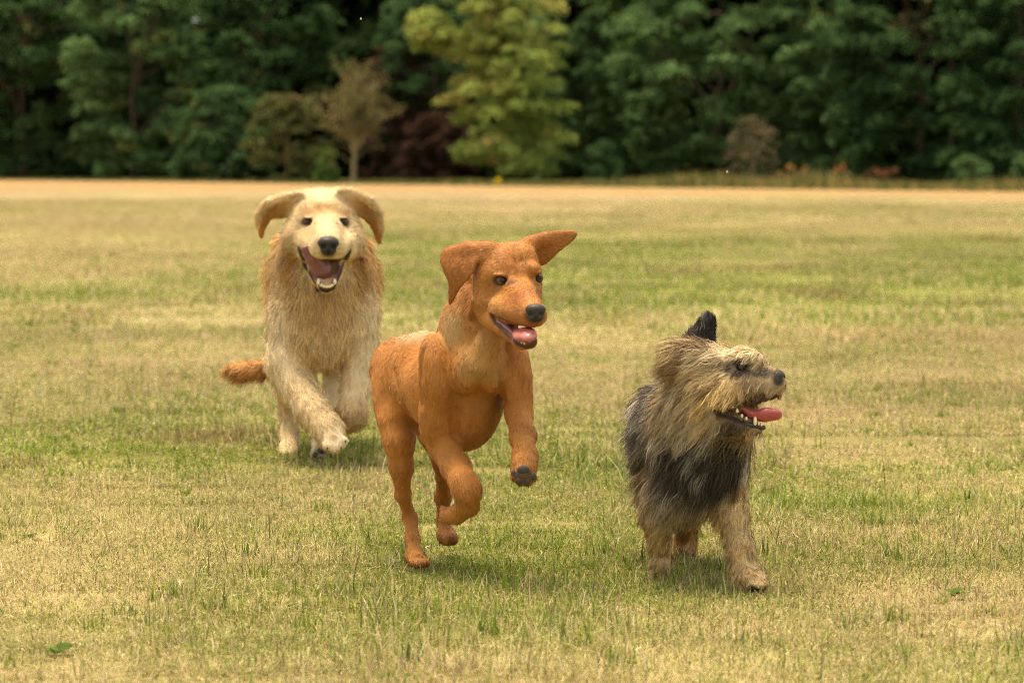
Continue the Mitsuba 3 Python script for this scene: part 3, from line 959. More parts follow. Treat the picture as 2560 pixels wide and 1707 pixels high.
def fur(b, n, seed, width, segs=3, clumps=0, clump=0.0, droop=0.0, wave=0.0, jitter=0.25, tone=0.25, tip=1.1, wind=(0, 0, 0), colour=None, minlen=0.002, where=None, scale=1.0, sub=0.0, facing=0.3):
    """Strands of hair on the animal's skin: (vertices, faces, colours, normals) in the world, as tapered ribbons."""
    rs = np.random.RandomState(seed)
    v, f = np.asarray(b.mesh.vertices), np.asarray(b.mesh.faces)
    area = np.linalg.norm(np.cross(v[f[:, 1]] - v[f[:, 0]], v[f[:, 2]] - v[f[:, 0]]), axis=1)
    fl = b.len[f].mean(1)
    keep = fl > minlen
    if where is not None:
        keep &= where(v[f].mean(1))
    p = area * keep * np.clip(facing + (1 - facing) * (b.nrm[f].mean(1)[:, 2] > -0.35), 0, 1)
    fi = rs.choice(len(f), n, p=p / p.sum())
    w = rs.dirichlet((1, 1, 1), n)
    mixv = lambda a: np.einsum('nk,nk...->n...', w, a[f[fi]])
    root, nrm, flow, ln, col, lift = mixv(v), unit(mixv(b.nrm)), mixv(b.flow), mixv(b.len), mixv(b.col), mixv(b.lift)
    low = meshkit.noise(root * 28.0, seed)[:, None] - 0.5
    flow = flow + 0.9 * np.column_stack([low, meshkit.noise(root * 28.0, seed + 1) - 0.5, meshkit.noise(root * 28.0, seed + 2) - 0.5]) * jitter * 2
    tang = unit(flow - nrm * np.sum(flow * nrm, 1, keepdims=True))
    L = ln * rs.uniform(0.6, 1.2, n) * scale
    d0 = unit(tang * (1 - lift[:, None]) + nrm * lift[:, None] + rs.normal(0, jitter * 0.6, (n, 3)))
    grav = np.array([0, -droop, 0]) + np.asarray(wind, float)
    t = np.linspace(0, 1, segs + 1)
    ph = rs.uniform(0, 6.28, (n, 1))
    side = unit(np.cross(nrm, tang))
    P = root[:, None] + L[:, None, None] * (d0[:, None] * t[None, :, None] + grav * (t ** 2)[None, :, None] - nrm[:, None] * (0.25 * lift[:, None, None] * t[None, :, None] ** 2))
    if wave:
        P = P + (side[:, None] * np.sin(ph + 5.5 * t[None])[..., None] + nrm[:, None] * np.cos(ph * 1.7 + 4.5 * t[None])[..., None] * 0.6) * (wave * L[:, None] * t[None])[..., None]
    P = P - nrm[:, None] * sub
    ctone = rs.uniform(0, 1, n)
    if clumps:
        c = rs.choice(n, clumps, replace=False)
        _, near = cKDTree(root[c]).query(root)
        own = c[near]
        k = clump * (t ** 1.2)[None, :, None] * rs.uniform(0.6, 1.0, (n, 1, 1))
        target = P[own] + (root - root[own])[:, None] * 0.25 * (1 - t)[None, :, None]
        P = P * (1 - k) + target * k
        ctone = ctone[own] * 0.65 + ctone * 0.35
        crand = rs.uniform(0, 1, n)[own]
    else:
        crand = rs.uniform(0, 1, n)
    if colour is not None:
        col = colour(root, col, crand, rs.uniform(0, 1, n))
    shade = (1 - tone) + 2 * tone * ctone
    T = unit(np.gradient(P, axis=1))
    sd = unit(np.cross(nrm[:, None], T) + rs.normal(0, 0.55, (n, 1, 3)))
    wd = width * rs.uniform(0.7, 1.3, n)
    rows, cols = [], []
    for s in range(segs):
        ww = (wd * (1 - 0.75 * (s / segs) ** 1.5))[:, None] * 0.5
        rows += [P[:, s] - sd[:, s] * ww, P[:, s] + sd[:, s] * ww]
    rows.append(P[:, segs])
    k = len(rows)
    V = np.stack(rows, 1)
    ts = np.array([t[i // 2] for i in range(k - 1)] + [1.0])
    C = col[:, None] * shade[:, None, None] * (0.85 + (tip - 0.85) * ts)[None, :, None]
    N = unit(nrm[:, None] * 1.0 + rs.normal(0, 0.22, (n, 1, 3)) + 0 * V)
    tri = []
    for s in range(segs - 1):
        a = 2 * s
        tri += [[a, a + 1, a + 3], [a, a + 3, a + 2]]
    tri.append([2 * segs - 2, 2 * segs - 1, 2 * segs])
    F = (np.arange(n)[:, None, None] * k + np.array(tri)[None]).reshape(-1, 3)
    return b.world(V.reshape(-1, 3)), F, np.clip(C.reshape(-1, 3), 0.004, 0.95), b.turn(N.reshape(-1, 3))


def put_skin(b, key, bsdf='fur_skin'):
    v = b.world(np.asarray(b.mesh.vertices))
    f = np.asarray(b.mesh.faces)
    n = b.turn(b.nrm)
    if np.sum(np.cross(v[f[:500, 1]] - v[f[:500, 0]], v[f[:500, 2]] - v[f[:500, 0]]) * n[f[:500, 0]]) < 0:
        f = f[:, ::-1]
    add(key, (v, f), bsdf, color=np.clip(b.col, 0.004, 0.95), normals=n)


def put_fur(key, data, bsdf='fur_hair'):
    v, f, c, n = data
    add(key, (v, f), bsdf, color=c, normals=n)


def blob(b, pts, h=0.0012, k=0.004):
    """A small smooth part from its own blended pieces: list of (kind, args, style)."""
    s = Beast(b.D0)
    s.mottle = 0.0
    for kind, args, st in pts:
        getattr(s, kind)(*args, **{'k': k, **st})
    s.build(h)
    return s


def put_blob(s, key, bsdf):
    v = s.world(np.asarray(s.mesh.vertices))
    f = np.asarray(s.mesh.faces)
    n = s.turn(s.nrm)
    if np.sum(np.cross(v[f[:300, 1]] - v[f[:300, 0]], v[f[:300, 2]] - v[f[:300, 0]]) * n[f[:300, 0]]) < 0:
        f = f[:, ::-1]
    if bsdf == 'nose_skin':
        add(key, (v, f), bsdf, color=np.clip(s.col, 0.002, 1), normals=n)
    else:
        add(key, (v, f), bsdf, normals=n)


def put_nose(b, key, pieces, dents):
    """A nose leather: rounded pieces, and dents for the nostrils, which are darker inside."""
    s = blob(b, [('ell', q, {'k': 0.008, 'col': (0.038, 0.031, 0.028)}) for q in pieces] + [('ell', q, {'op': '-', 'k': 0.003, 'col': (0.003, 0.0025, 0.002)}) for q in dents])
    put_blob(s, key, 'nose_skin')


def ball(b, key, px, py, z, r, bsdf, squash=(1, 1, 1)):
    m = trimesh.creation.icosphere(3, 1.0)
    rr = r * (b.D0 - z) / F_PX
    v = b.world(b.loc((px, py, z)) + np.asarray(m.vertices) * rr * np.array(squash))
    add(key, (v, np.asarray(m.faces)), bsdf, smooth=True)


def put_eye(b, key, px, py, z, r, iris, look=(0.0, 0.0, 1.0), squash=(1, 0.9, 0.7)):
    """An eyeball with a black pupil in a brown iris, looking along look."""
    m = trimesh.creation.icosphere(4, 1.0)
    n = np.asarray(m.vertices)
    rr = r * (b.D0 - z) / F_PX
    a = np.degrees(np.arccos(np.clip(n @ unit(np.array(look)), -1, 1)))
    t = np.clip((a - 24) / 6, 0, 1)[:, None]
    e = np.clip((a - 50) / 12, 0, 1)[:, None]
    col = np.array([0.004, 0.003, 0.003]) * (1 - t) + np.array(iris) * t
    col = col * (1 - e) + np.array([0.012, 0.008, 0.006]) * e
    add(key, (b.world(b.loc((px, py, z)) + n * rr * np.array(squash)), np.asarray(m.faces)), 'eye', color=col, normals=b.turn(unit(n / np.array(squash))))


scene['eye'] = {'type': 'principled', 'base_color': {'type': 'mesh_attribute', 'name': 'vertex_color'}, 'roughness': 0.06, 'specular': 0.5}


def gloss(name, col, rough, spec=0.5, coat=0.0):
    scene[name] = {'type': 'principled', 'base_color': {'type': 'rgb', 'value': list(col)}, 'roughness': rough, 'specular': spec, 'clearcoat': coat, 'clearcoat_gloss': 0.95}


scene['nose_skin'] = {'type': 'twosided', 'bsdf': {'type': 'principled', 'base_color': {'type': 'mesh_attribute', 'name': 'vertex_color'}, 'roughness': 0.5, 'specular': 0.35}}
gloss('eye_dark', (0.014, 0.008, 0.005), 0.08, 0.45)
gloss('eye_brown', (0.04, 0.016, 0.006), 0.08, 0.45)
gloss('tongue_pink', (0.40, 0.125, 0.12), 0.32, 0.5, 0.4)
gloss('tongue_red', (0.36, 0.07, 0.075), 0.3, 0.5, 0.4)
gloss('tongue_mauve', (0.20, 0.075, 0.075), 0.35, 0.5, 0.3)
gloss('gum_mauve', (0.22, 0.09, 0.10), 0.35, 0.5, 0.3)
gloss('tooth', (0.78, 0.66, 0.46), 0.3, 0.5, 0.3)
gloss('lip_black', (0.02, 0.015, 0.014), 0.3, 0.5, 0.3)
gloss('pad_black', (0.045, 0.04, 0.037), 0.6, 0.4)
# ---------------------------------------------------------------- the fox-red puppy in the middle
def build_puppy():
    b = Beast(7.1)
    b.mottle = 0.35
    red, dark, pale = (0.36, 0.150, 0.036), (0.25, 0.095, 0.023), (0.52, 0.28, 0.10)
    S = dict(col=red, fur=0.010, k=0.026, lift=0.10)
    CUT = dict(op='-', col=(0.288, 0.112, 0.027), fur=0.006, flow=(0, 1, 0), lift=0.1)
    # trunk, from the neck backward
    b.ell((1160, 985, 0.10), (98, 142, 128), (0, 15, 0), **{**S, 'flow': (-0.6, 0.5, -0.5)})
    b.cone((1115, 970, 0.05, 108), (1002, 930, -0.17, 76), **{**S, 'k': 0.05, 'flow': (-0.8, 0.25, -0.6)})
    b.cone((1062, 898, -0.02, 70), (1002, 912, -0.2, 66), **{**S, 'flow': (-0.8, 0.2, -0.6)})
    # breast: two muscles either side of a midline
    b.ell((1168, 915, 0.205), (44, 72, 66), (0, 0, -8), **{**S, 'k': 0.018, 'flow': (-0.1, 1, 0.1)})
    b.ell((1232, 918, 0.205), (42, 70, 66), (0, 0, 8), **{**S, 'k': 0.018, 'flow': (0.1, 1, 0.1)})
    # neck
    b.chain([(1214, 722, 0.20, 58), (1190, 805, 0.18, 77), (1168, 885, 0.145, 92)], **{**S, 'col': (0.360, 0.160, 0.044), 'flow': (-0.25, 1, -0.1)})
    b.chain([(1250, 800, 0.25, 26), (1222, 860, 0.255, 24), (1204, 915, 0.25, 26)], **{**S, 'k': 0.02, 'flow': (-0.3, 1, 0)})
    # hind leg on the ground
    L = {**S, 'k': 0.014}
    b.ell((985, 980, -0.13), (51, 104, 92), (0, 0, -5), **{**S, 'k': 0.014, 'flow': (0.0, 1, -0.1)})
    b.ell((1003, 1010, -0.07), (34, 86, 52), (0, 0, -10), **{**S, 'k': 0.012, 'flow': (0.1, 1, 0)})
    b.chain([(986, 960, -0.13, 52), (994, 1050, -0.08, 46), (998, 1100, -0.06, 37), (1003, 1165, -0.07, 28), (1007, 1235, -0.10, 17), (1024, 1292, -0.13, 14)], **L)
    b.chain([(986, 1120, -0.12, 20), (996, 1200, -0.14, 11), (1022, 1284, -0.155, 8), (1033, 1302, -0.15, 11)], **{**L, 'k': 0.008})
    b.chain([(1026, 1296, -0.13, 17), (1031, 1345, -0.10, 16), (1037, 1388, -0.07, 20)], **L)
    b.chain([(1036, 1390, -0.07, 22), (1046, 1402, -0.025, 20)], **L)
    for dx, dz in ((-17, 0.0), (-4, 0.014), (9, 0.012), (20, 0.0)):
        b.cone((1044 + dx * 0.7, 1397, -0.03, 9), (1047 + dx, 1408, -0.005 + dz, 9), **{**L, 'k': 0.004})
    # far hind leg, stretched back
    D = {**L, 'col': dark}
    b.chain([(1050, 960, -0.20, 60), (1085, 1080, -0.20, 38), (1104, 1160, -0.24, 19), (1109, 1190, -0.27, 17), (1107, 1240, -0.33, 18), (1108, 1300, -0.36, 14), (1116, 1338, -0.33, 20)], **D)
    b.cone((1116, 1338, -0.33, 20), (1130, 1347, -0.29, 16), **D)
    # front leg with folded paw
    b.ell((1094, 925, 0.185), (46, 92, 62), (0, 0, 8), **{**S, 'k': 0.008, 'flow': (-0.1, 1, 0)})
    b.ell((1082, 1035, 0.155), (34, 62, 50), (0, 0, 2), **{**S, 'k': 0.012, 'flow': (0, 1, 0)})
    b.chain([(1096, 960, 0.19, 48), (1095, 1075, 0.145, 40), (1110, 1115, 0.14, 38), (1140, 1168, 0.19, 35), (1160, 1208, 0.235, 33), (1168, 1226, 0.24, 36)], **L)
    b.chain([(1066, 1090, 0.12, 16), (1074, 1108, 0.115, 13)], **{**L, 'k': 0.01})
    b.chain([(1168, 1228, 0.24, 35), (1170, 1262, 0.215, 28), (1142, 1286, 0.17, 23), (1120, 1289, 0.13, 22)], **{**L, 'k': 0.006})
    for dy, z in ((-12, 0.12), (-3, 0.135), (7, 0.135), (14, 0.12)):
        b.cone((1132, 1287 + dy * 0.6, z + 0.02, 10), (1108, 1285 + dy, z - 0.02, 9), **{**L, 'k': 0.004})
    # front leg with the lifted paw that shows its pads
    b.ell((1284, 922, 0.18), (42, 84, 60), (0, 0, 3), **{**S, 'k': 0.008, 'flow': (0.1, 1, 0)})
    b.ell((1296, 1000, 0.175), (34, 58, 46), (0, 0, 0), **{**S, 'k': 0.012, 'flow': (0, 1, 0)})
    b.chain([(1286, 950, 0.19, 42), (1297, 1035, 0.20, 31), (1307, 1090, 0.26, 31), (1311, 1125, 0.30, 25), (1313, 1143, 0.315, 28)], **L)
    b.chain([(1313, 1143, 0.315, 28), (1310, 1168, 0.345, 29), (1309, 1186, 0.36, 27)], **L)
    for dx, dy in ((-23, -2), (-9, 12), (10, 13), (23, 1)):
        b.cone((1309 + dx * 0.5, 1178, 0.35, 13), (1309 + dx, 1192 + dy, 0.365, 11.5), **{**L, 'k': 0.004})
    # hollow of the breast and the folds where the legs join it
    b.ell((1196, 1045, 0.275), (60, 62, 56), **{**CUT, 'k': 0.03})
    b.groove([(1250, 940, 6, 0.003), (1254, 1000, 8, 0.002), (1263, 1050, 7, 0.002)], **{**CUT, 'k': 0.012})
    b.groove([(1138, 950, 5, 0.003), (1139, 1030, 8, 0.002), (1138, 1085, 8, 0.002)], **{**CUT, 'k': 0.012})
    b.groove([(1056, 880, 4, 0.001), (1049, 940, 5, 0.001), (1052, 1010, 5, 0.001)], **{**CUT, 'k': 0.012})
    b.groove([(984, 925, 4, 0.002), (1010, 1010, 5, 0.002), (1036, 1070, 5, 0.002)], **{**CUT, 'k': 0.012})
    # tail, behind the body
    b.chain([(990, 890, -0.25, 20), (1005, 905, -0.45, 15), (1015, 940, -0.55, 8)], **L)
    # head, drawn from the nose backward so that the hair runs that way
    H = dict(col=red, fur=0.006, k=0.014, lift=0.10)
    b.ell((1269, 690, 0.27), (86, 82, 82), (0, 18, 0), **{**H, 'flow': (-0.4, -0.8, -0.6)})
    b.ell((1236, 645, 0.265), (46, 34, 60), **{**H, 'flow': (-0.4, -0.8, -0.6)})
    b.ell((1296, 640, 0.27), (42, 34, 60), **{**H, 'flow': (0.3, -0.8, -0.6)})
    b.ell((1222, 750, 0.27), (46, 48, 58), **{**H, 'flow': (-0.8, 0.3, -0.4)})
    b.ell((1318, 740, 0.285), (36, 48, 56), **{**H, 'flow': (0.2, 0.2, -0.8)})
    b.cone((1334, 783, 0.435, 28), (1298, 738, 0.335, 42), **{**H, 'k': 0.022, 'flow': (-0.45, -0.5, -0.6)})
    b.cone((1322, 791, 0.42, 26), (1256, 772, 0.33, 36), **{**H, 'k': 0.014})
    b.cone((1345, 792, 0.425, 20), (1324, 778, 0.34, 32), **{**H, 'k': 0.014})
    b.ell((1246, 678, 0.312), (26, 13, 18), (0, 0, 14), **{**H, 'k': 0.016})
    b.ell((1334, 670, 0.312), (16, 13, 18), (0, 0, -8), **{**H, 'k': 0.016})
    b.groove([(1288, 618, 4, 0.002), (1296, 650, 4, 0.002), (1300, 690, 4, 0.002)], **{**CUT, 'k': 0.014, 'fur': 0.004})
    b.groove([(1172, 705, 6, 0.002), (1178, 750, 7, 0.001), (1188, 795, 7, 0.001), (1216, 832, 7, 0.001)], **{**CUT, 'k': 0.014, 'col': dark})
    # lower jaw, hanging open
    b.chain([(1222, 786, 0.275, 31), (1262, 820, 0.345, 22), (1304, 852, 0.405, 21), (1325, 854, 0.42, 19)], **{**H, 'k': 0.008, 'fur': 0.004, 'flow': (-0.7, -0.2, -0.4)})
    M = dict(col=(0.13, 0.035, 0.032), fur=0.0, k=0.003, op='-')
    b.groove([(1234, 793, 5, 0.0), (1262, 810, 9, 0.002), (1290, 828, 13, 0.004), (1312, 834, 15, 0.004)], **M)
    b.chain([(1275, 820, 0.36, 9), (1305, 833, 0.42, 16), (1340, 834, 0.47, 18)], **M)
    for x, y, r in ((1253, 701, (17, 13, 12)), (1346, 694, (12, 13, 12))):
        b.ell((x, y, b.sz(x, y)), r, **{**M, 'col': (0.05, 0.025, 0.015), 'k': 0.004})
    for x, y, r, tilt in ((1252, 687.5, 17, 8), (1345, 680.5, 12, -8)):
        b.ell((x, y, b.sz(x, y, 0.0015)), (r, 3.2, 8), (0, 0, -tilt), **{**H, 'k': 0.004, 'fur': 0.002})
    # ears: a folded flap and a flying one
    E = dict(col=(0.296, 0.112, 0.027), fur=0.005, k=0.010, lift=0.1)
    b.sheet([(1225, 604), (1165, 609), (1118, 615), (1097, 640), (1106, 676), (1123, 704), (1119, 778), (1152, 716), (1186, 684), (1192, 655), (1222, 640)], 0.30, 0.0048, (0.4, -0.12), (-4.0, -8.0), **{**E, 'flow': (-0.5, 1, 0)})
    b.chain([(1224, 622, 0.295, 18), (1170, 624, 0.288, 15), (1124, 634, 0.272, 13)], **{**E, 'k': 0.012, 'flow': (-1, 0.3, 0)})
    b.sheet([(1300, 603), (1345, 587), (1395, 577), (1440, 574), (1444, 594), (1402, 625), (1372, 655), (1352, 668), (1322, 650)], 0.245, 0.0045, (-0.35, 0.3), (-3.0, -9.0), **{**E, 'flow': (1, -0.3, -0.3)})
    b.chain([(1318, 612, 0.262, 16), (1358, 600, 0.25, 13), (1405, 588, 0.225, 9)], **{**E, 'k': 0.012, 'flow': (1, -0.3, -0.3)})
    # colours of the coat
    b.spot(1128, 818, (30, 44), (0.432, 0.280, 0.128), rz=60, soft=0.6)
    b.spot(1190, 880, (50, 60), (0.400, 0.216, 0.072), rz=60, soft=0.7)
    b.spot(1205, 940, (66, 20), (0.400, 0.224, 0.080), rz=50, soft=0.6)
    b.dot((1040, 835, -0.05), (60, 22), (0.400, 0.264, 0.136), rz=160, soft=0.6)
    b.spot(1305, 735, (24, 60), (0.288, 0.100, 0.022), rz=40, soft=0.7)
    b.spot(1225, 760, (34, 30), (0.384, 0.184, 0.056), rz=40, soft=0.7)
    b.spot(1270, 655, (30, 30), (0.304, 0.116, 0.027), rz=40, soft=0.7)
    for x, y, r in ((1252, 701, (21, 15)), (1346, 694, (14, 15))):
        b.spot(x, y, r, (0.045, 0.02, 0.012), fur=0.0, soft=0.35)
    b.spot(1278, 706, (16, 9), (0.16, 0.06, 0.02), soft=0.6)
    b.spot(1240, 680, (22, 6), (0.384, 0.176, 0.048), soft=0.6)
    b.spot(1338, 788, (31, 25), (0.13, 0.06, 0.03), fur=0.002)
    lip = (0.075, 0.04, 0.034)
    b.stroke([(1228, 787), (1240, 806), (1264, 831), (1294, 858), (1314, 868), (1332, 863), (1340, 852)], 7, lip)
    b.stroke([(1232, 787), (1266, 802), (1296, 815)], 4, lip)
    b.spot(1310, 1190, (29, 27), (0.09, 0.05, 0.028), fur=0.001, soft=0.35)
    for x, y in ((1022, 1405), (1040, 1409), (1053, 1409), (1068, 1405)):
        b.spot(x, y, (5, 4), (0.1, 0.05, 0.025), fur=0.002)
    key = 'dog'
    b.build(0.0030)
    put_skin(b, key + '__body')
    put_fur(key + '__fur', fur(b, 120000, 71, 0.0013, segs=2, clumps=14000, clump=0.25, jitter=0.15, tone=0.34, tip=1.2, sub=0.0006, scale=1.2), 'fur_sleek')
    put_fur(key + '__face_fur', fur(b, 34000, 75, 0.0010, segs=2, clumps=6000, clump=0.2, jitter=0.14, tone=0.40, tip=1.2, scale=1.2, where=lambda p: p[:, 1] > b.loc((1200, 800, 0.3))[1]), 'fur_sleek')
    # parts of the face
    for x, y, r in ((1253, 701.5, 15), (1346, 694.5, 11.5)):
        z = b.sz(x, y)
        put_eye(b, numbered(key + '__eye'), x, y, z + 0.001, r * 1.1, (0.10, 0.042, 0.012), (0.25, 0.05, 1), (1, 0.88, 0.7))
    put_nose(b, key + '__nose', [((1339, 774, 0.452), (26, 15, 17)), ((1339, 791, 0.455), (19, 15, 13))], [((1325, 788, 0.468), (9, 7, 14)), ((1354, 787, 0.468), (7, 7, 14)), ((1339, 802, 0.466), (2.5, 9, 8))])
    tongue = blob(b, [('cone', ((1276, 826, 0.35, 14), (1312, 836, 0.41, 24)), {'flat': (-0.2, -1, 0.5, 2.4)}), ('cone', ((1312, 836, 0.41, 24), (1322, 840, 0.445, 22)), {'flat': (-0.2, -1, 0.6, 1.9), 'k': 0.008}),
                      ('cone', ((1290, 822, 0.40, 3), (1328, 824, 0.462, 4)), {'op': '-', 'k': 0.006})])
    put_blob(tongue, key + '__tongue', 'tongue_pink')
    gum = blob(b, [('cone', ((1246, 803, b.sz(1246, 803) - 0.003, 6), (1266, 819, b.sz(1266, 819) - 0.003, 7)), {}), ('cone', ((1266, 819, b.sz(1266, 819) - 0.003, 7), (1288, 840, b.sz(1288, 840) - 0.004, 8)), {})])
    put_blob(gum, key + '__gum', 'gum_mauve')
    for x, y in ((1290, 845), (1297, 851), (1304, 855), (1311, 858)):
        ball(b, numbered(key + '__tooth'), x, y, b.sz(x, y) + 0.001, 2.8, 'tooth', (0.8, 1.3, 0.8))
    for x, y, r, sq in ((1308, 1174, 14, (1.1, 0.8, 0.5)), (1284, 1184, 9, (0.8, 1.1, 0.6)), (1298, 1201, 9.5, (0.85, 1.05, 0.6)), (1318, 1203, 9.5, (0.85, 1.05, 0.6)), (1333, 1190, 9, (0.8, 1.1, 0.6))):
        ball(b, numbered(key + '__paw_pad'), x, y, b.sz(x, y) - 0.001, r, 'pad_black', sq)
    tag(key, 'fox-red short-haired puppy running in the middle with one ear flying out', 'dog')


build_puppy()
# ---------------------------------------------------------------- the cream and gold dog behind, on the left
def build_golden():
    b = Beast(9.6)
    cream, gold, tan, white = (0.60, 0.455, 0.255), (0.54, 0.325, 0.13), (0.54, 0.37, 0.175), (0.68, 0.56, 0.37)
    S = dict(col=cream, fur=0.030, k=0.04, lift=0.22)
    # trunk
    b.chain([(800, 800, -0.02, 112), (800, 800, -0.30, 110), (795, 810, -0.58, 98)], **{**S, 'col': gold, 'flow': (0, 0.3, -1)})
    b.ell((802, 825, 0.05), (84, 92, 76), **{**S, 'col': (0.550, 0.413, 0.228), 'fur': 0.034, 'flow': (0.1, 1, 0.1)})
    # neck and ruff
    b.chain([(806, 600, 0.03, 84), (804, 690, 0.02, 100), (802, 760, 0.02, 104)], **{**S, 'col': tan, 'fur': 0.04, 'flow': (0, 1, 0)})
    b.chain([(720, 612, -0.02, 28), (708, 680, -0.02, 34), (712, 745, 0.0, 40)], **{**S, 'col': gold, 'fur': 0.04, 'flow': (-0.25, 1, 0)})
    b.chain([(896, 620, -0.02, 28), (902, 690, -0.02, 38), (898, 760, 0.0, 42)], **{**S, 'col': gold, 'fur': 0.04, 'flow': (0.25, 1, 0)})
    # front leg that reaches across
    L = {**S, 'k': 0.022, 'fur': 0.023, 'lift': 0.2}
    b.ell((722, 815, 0.0), (44, 90, 75), (0, 0, 4), **{**S, 'k': 0.03, 'flow': (0, 1, 0)})
    b.chain([(722, 800, 0.02, 50), (718, 905, 0.04, 50), (738, 955, 0.06, 46), (782, 1030, 0.14, 38), (818, 1070, 0.19, 34)], **L)
    b.chain([(818, 1070, 0.19, 33), (832, 1098, 0.22, 30)], **L)
    for dx, dy in ((-18, 16), (-3, 23), (13, 17), (24, 4)):
        b.cone((830 + dx * 0.4, 1092 + dy * 0.4, 0.23, 14), (836 + dx, 1098 + dy, 0.25, 11.5), **{**L, 'k': 0.006, 'col': white, 'fur': 0.008})
    # front leg, folded at the wrist
    b.ell((894, 815, 0.0), (42, 92, 75), (0, 0, -4), **{**S, 'k': 0.03, 'flow': (0, 1, 0)})
    b.chain([(896, 800, 0.02, 48), (900, 905, 0.02, 42), (892, 960, 0.05, 35), (879, 1032, 0.10, 35)], **L)
    b.chain([(879, 1034, 0.10, 34), (876, 1042, 0.03, 30), (872, 1020, -0.06, 24)], **{**L, 'col': (0.30, 0.165, 0.06)})
    # hind leg on the ground
    b.chain([(722, 890, -0.40, 52), (720, 970, -0.33, 32), (722, 1035, -0.36, 21), (724, 1085, -0.33, 20), (722, 1128, -0.26, 22)], **{**L, 'fur': 0.016})
    b.cone((722, 1128, -0.26, 23), (724, 1136, -0.22, 20), **{**L, 'fur': 0.01})
    # hind leg swung forward, pads to the front
    b.chain([(855, 900, -0.38, 50), (842, 975, -0.30, 30), (826, 1050, -0.22, 20), (808, 1108, -0.11, 23), (805, 1126, -0.085, 24)], **{**L, 'fur': 0.014, 'col': white})
    for dx, dy in ((-19, 4), (-7, 18), (8, 19), (20, 6)):
        b.cone((805 + dx * 0.4, 1126, -0.08, 14), (805 + dx, 1130 + dy, -0.07, 11), **{**L, 'k': 0.006, 'col': white, 'fur': 0.006})
    # tail swung out to the left
    b.chain([(745, 860, -0.62, 24), (700, 912, -0.60, 20), (650, 925, -0.56, 17), (610, 928, -0.55, 18), (578, 925, -0.54, 12)], **{**S, 'k': 0.02, 'col': (0.430, 0.215, 0.073), 'fur': 0.040, 'lift': 0.2, 'flow': (-1, 0.5, 0)})
    # feathering behind the elbow
    b.ell((690, 848, -0.06), (14, 44, 30), (0, 0, 4), **{**S, 'k': 0.02, 'col': (0.671, 0.602, 0.482), 'fur': 0.05, 'lift': 0.3, 'flow': (-1, 0.35, -0.2)})
    b.ell((922, 880, -0.05), (12, 50, 30), (0, 0, -4), **{**S, 'k': 0.02, 'col': (0.671, 0.602, 0.482), 'fur': 0.035, 'lift': 0.25, 'flow': (0.8, 0.7, -0.2)})
    # head
    H = dict(col=cream, fur=0.013, k=0.018, lift=0.15)
    b.ell((806, 560, 0.09), (86, 80, 86), **{**H, 'flow': (0, -1, -0.3)})
    b.ell((806, 510, 0.06), (72, 38, 70), **{**H, 'flow': (0, -1, -0.4)})
    b.ell((748, 600, 0.10), (44, 52, 60), **{**H, 'fur': 0.024, 'flow': (-0.5, 0.8, -0.4)})
    b.ell((868, 600, 0.10), (42, 52, 60), **{**H, 'fur': 0.024, 'flow': (0.5, 0.8, -0.4)})
    b.cone((821, 612, 0.285, 34), (816, 580, 0.17, 46), **{**H, 'col': (0.516, 0.396, 0.232), 'fur': 0.008, 'flow': (0, -0.7, -0.7)})
    b.cone((802, 622, 0.255, 26), (776, 606, 0.16, 34), **{**H, 'col': cream, 'fur': 0.006, 'k': 0.012, 'flow': (-0.6, -0.2, -0.7)})
    b.cone((840, 622, 0.255, 26), (858, 606, 0.16, 32), **{**H, 'col': cream, 'fur': 0.006, 'k': 0.012, 'flow': (0.6, -0.2, -0.7)})
    # lower jaw, wide open
    b.ell((776, 628, 0.15), (34, 26, 44), (0, 0, 20), **{**H, 'fur': 0.007, 'k': 0.012, 'flow': (-0.6, 0.4, -0.5)})
    b.ell((860, 626, 0.15), (32, 26, 44), (0, 0, -20), **{**H, 'fur': 0.007, 'k': 0.012, 'flow': (0.6, 0.4, -0.5)})
    b.chain([(812, 645, 0.09, 54), (815, 680, 0.16, 40), (816, 708, 0.21, 25)], **{**H, 'k': 0.010, 'fur': 0.008, 'flow': (0, 0.6, -0.6)})
    M = dict(col=(0.20, 0.06, 0.06), fur=0.0, k=0.004, op='-')
    b.chain([(812, 648, 0.16, 36), (815, 680, 0.235, 26), (816, 702, 0.265, 18)], **M)
    b.chain([(752, 624, b.sz(752, 624), 5), (775, 640, 0.22, 12), (800, 658, 0.24, 16)], **M)
    b.chain([(880, 614, b.sz(880, 614), 4), (862, 640, 0.21, 9), (840, 660, 0.24, 14)], **M)
    for x, y, r in ((771, 555, (12.5, 9.5, 13)), (858, 556, (12.5, 9.5, 13))):
        b.ell((x, y, b.sz(x, y)), r, **{**M, 'col': (0.05, 0.025, 0.015)})
    for x, y, r, tilt in ((771, 544, 15, 6), (858, 545, 15, -6)):
        b.ell((x, y, b.sz(x, y, 0.0015)), (r, 2.6, 8), (0, 0, -tilt), **{**H, 'k': 0.004, 'fur': 0.003, 'flow': (0, -1, 0)})
    # ears flying up and out, edges to the camera
    E = dict(col=(0.396, 0.202, 0.073), fur=0.010, k=0.014, lift=0.2)
    b.sheet([(772, 480), (718, 484), (668, 498), (640, 522), (637, 556), (648, 606), (661, 568), (682, 541), (704, 549), (730, 536), (772, 530)], 0.07, 0.0065, (0.35, 0.9), (0, -4), **{**E, 'flow': (-1, 0.5, 0)})
    b.chain([(772, 490, 0.10, 16), (718, 492, 0.115, 11), (674, 506, 0.11, 10), (650, 532, 0.09, 8), (646, 562, 0.075, 5)], **{**E, 'k': 0.006, 'col': (0.60, 0.44, 0.235), 'fur': 0.016, 'flow': (-1, 0.4, 0)})
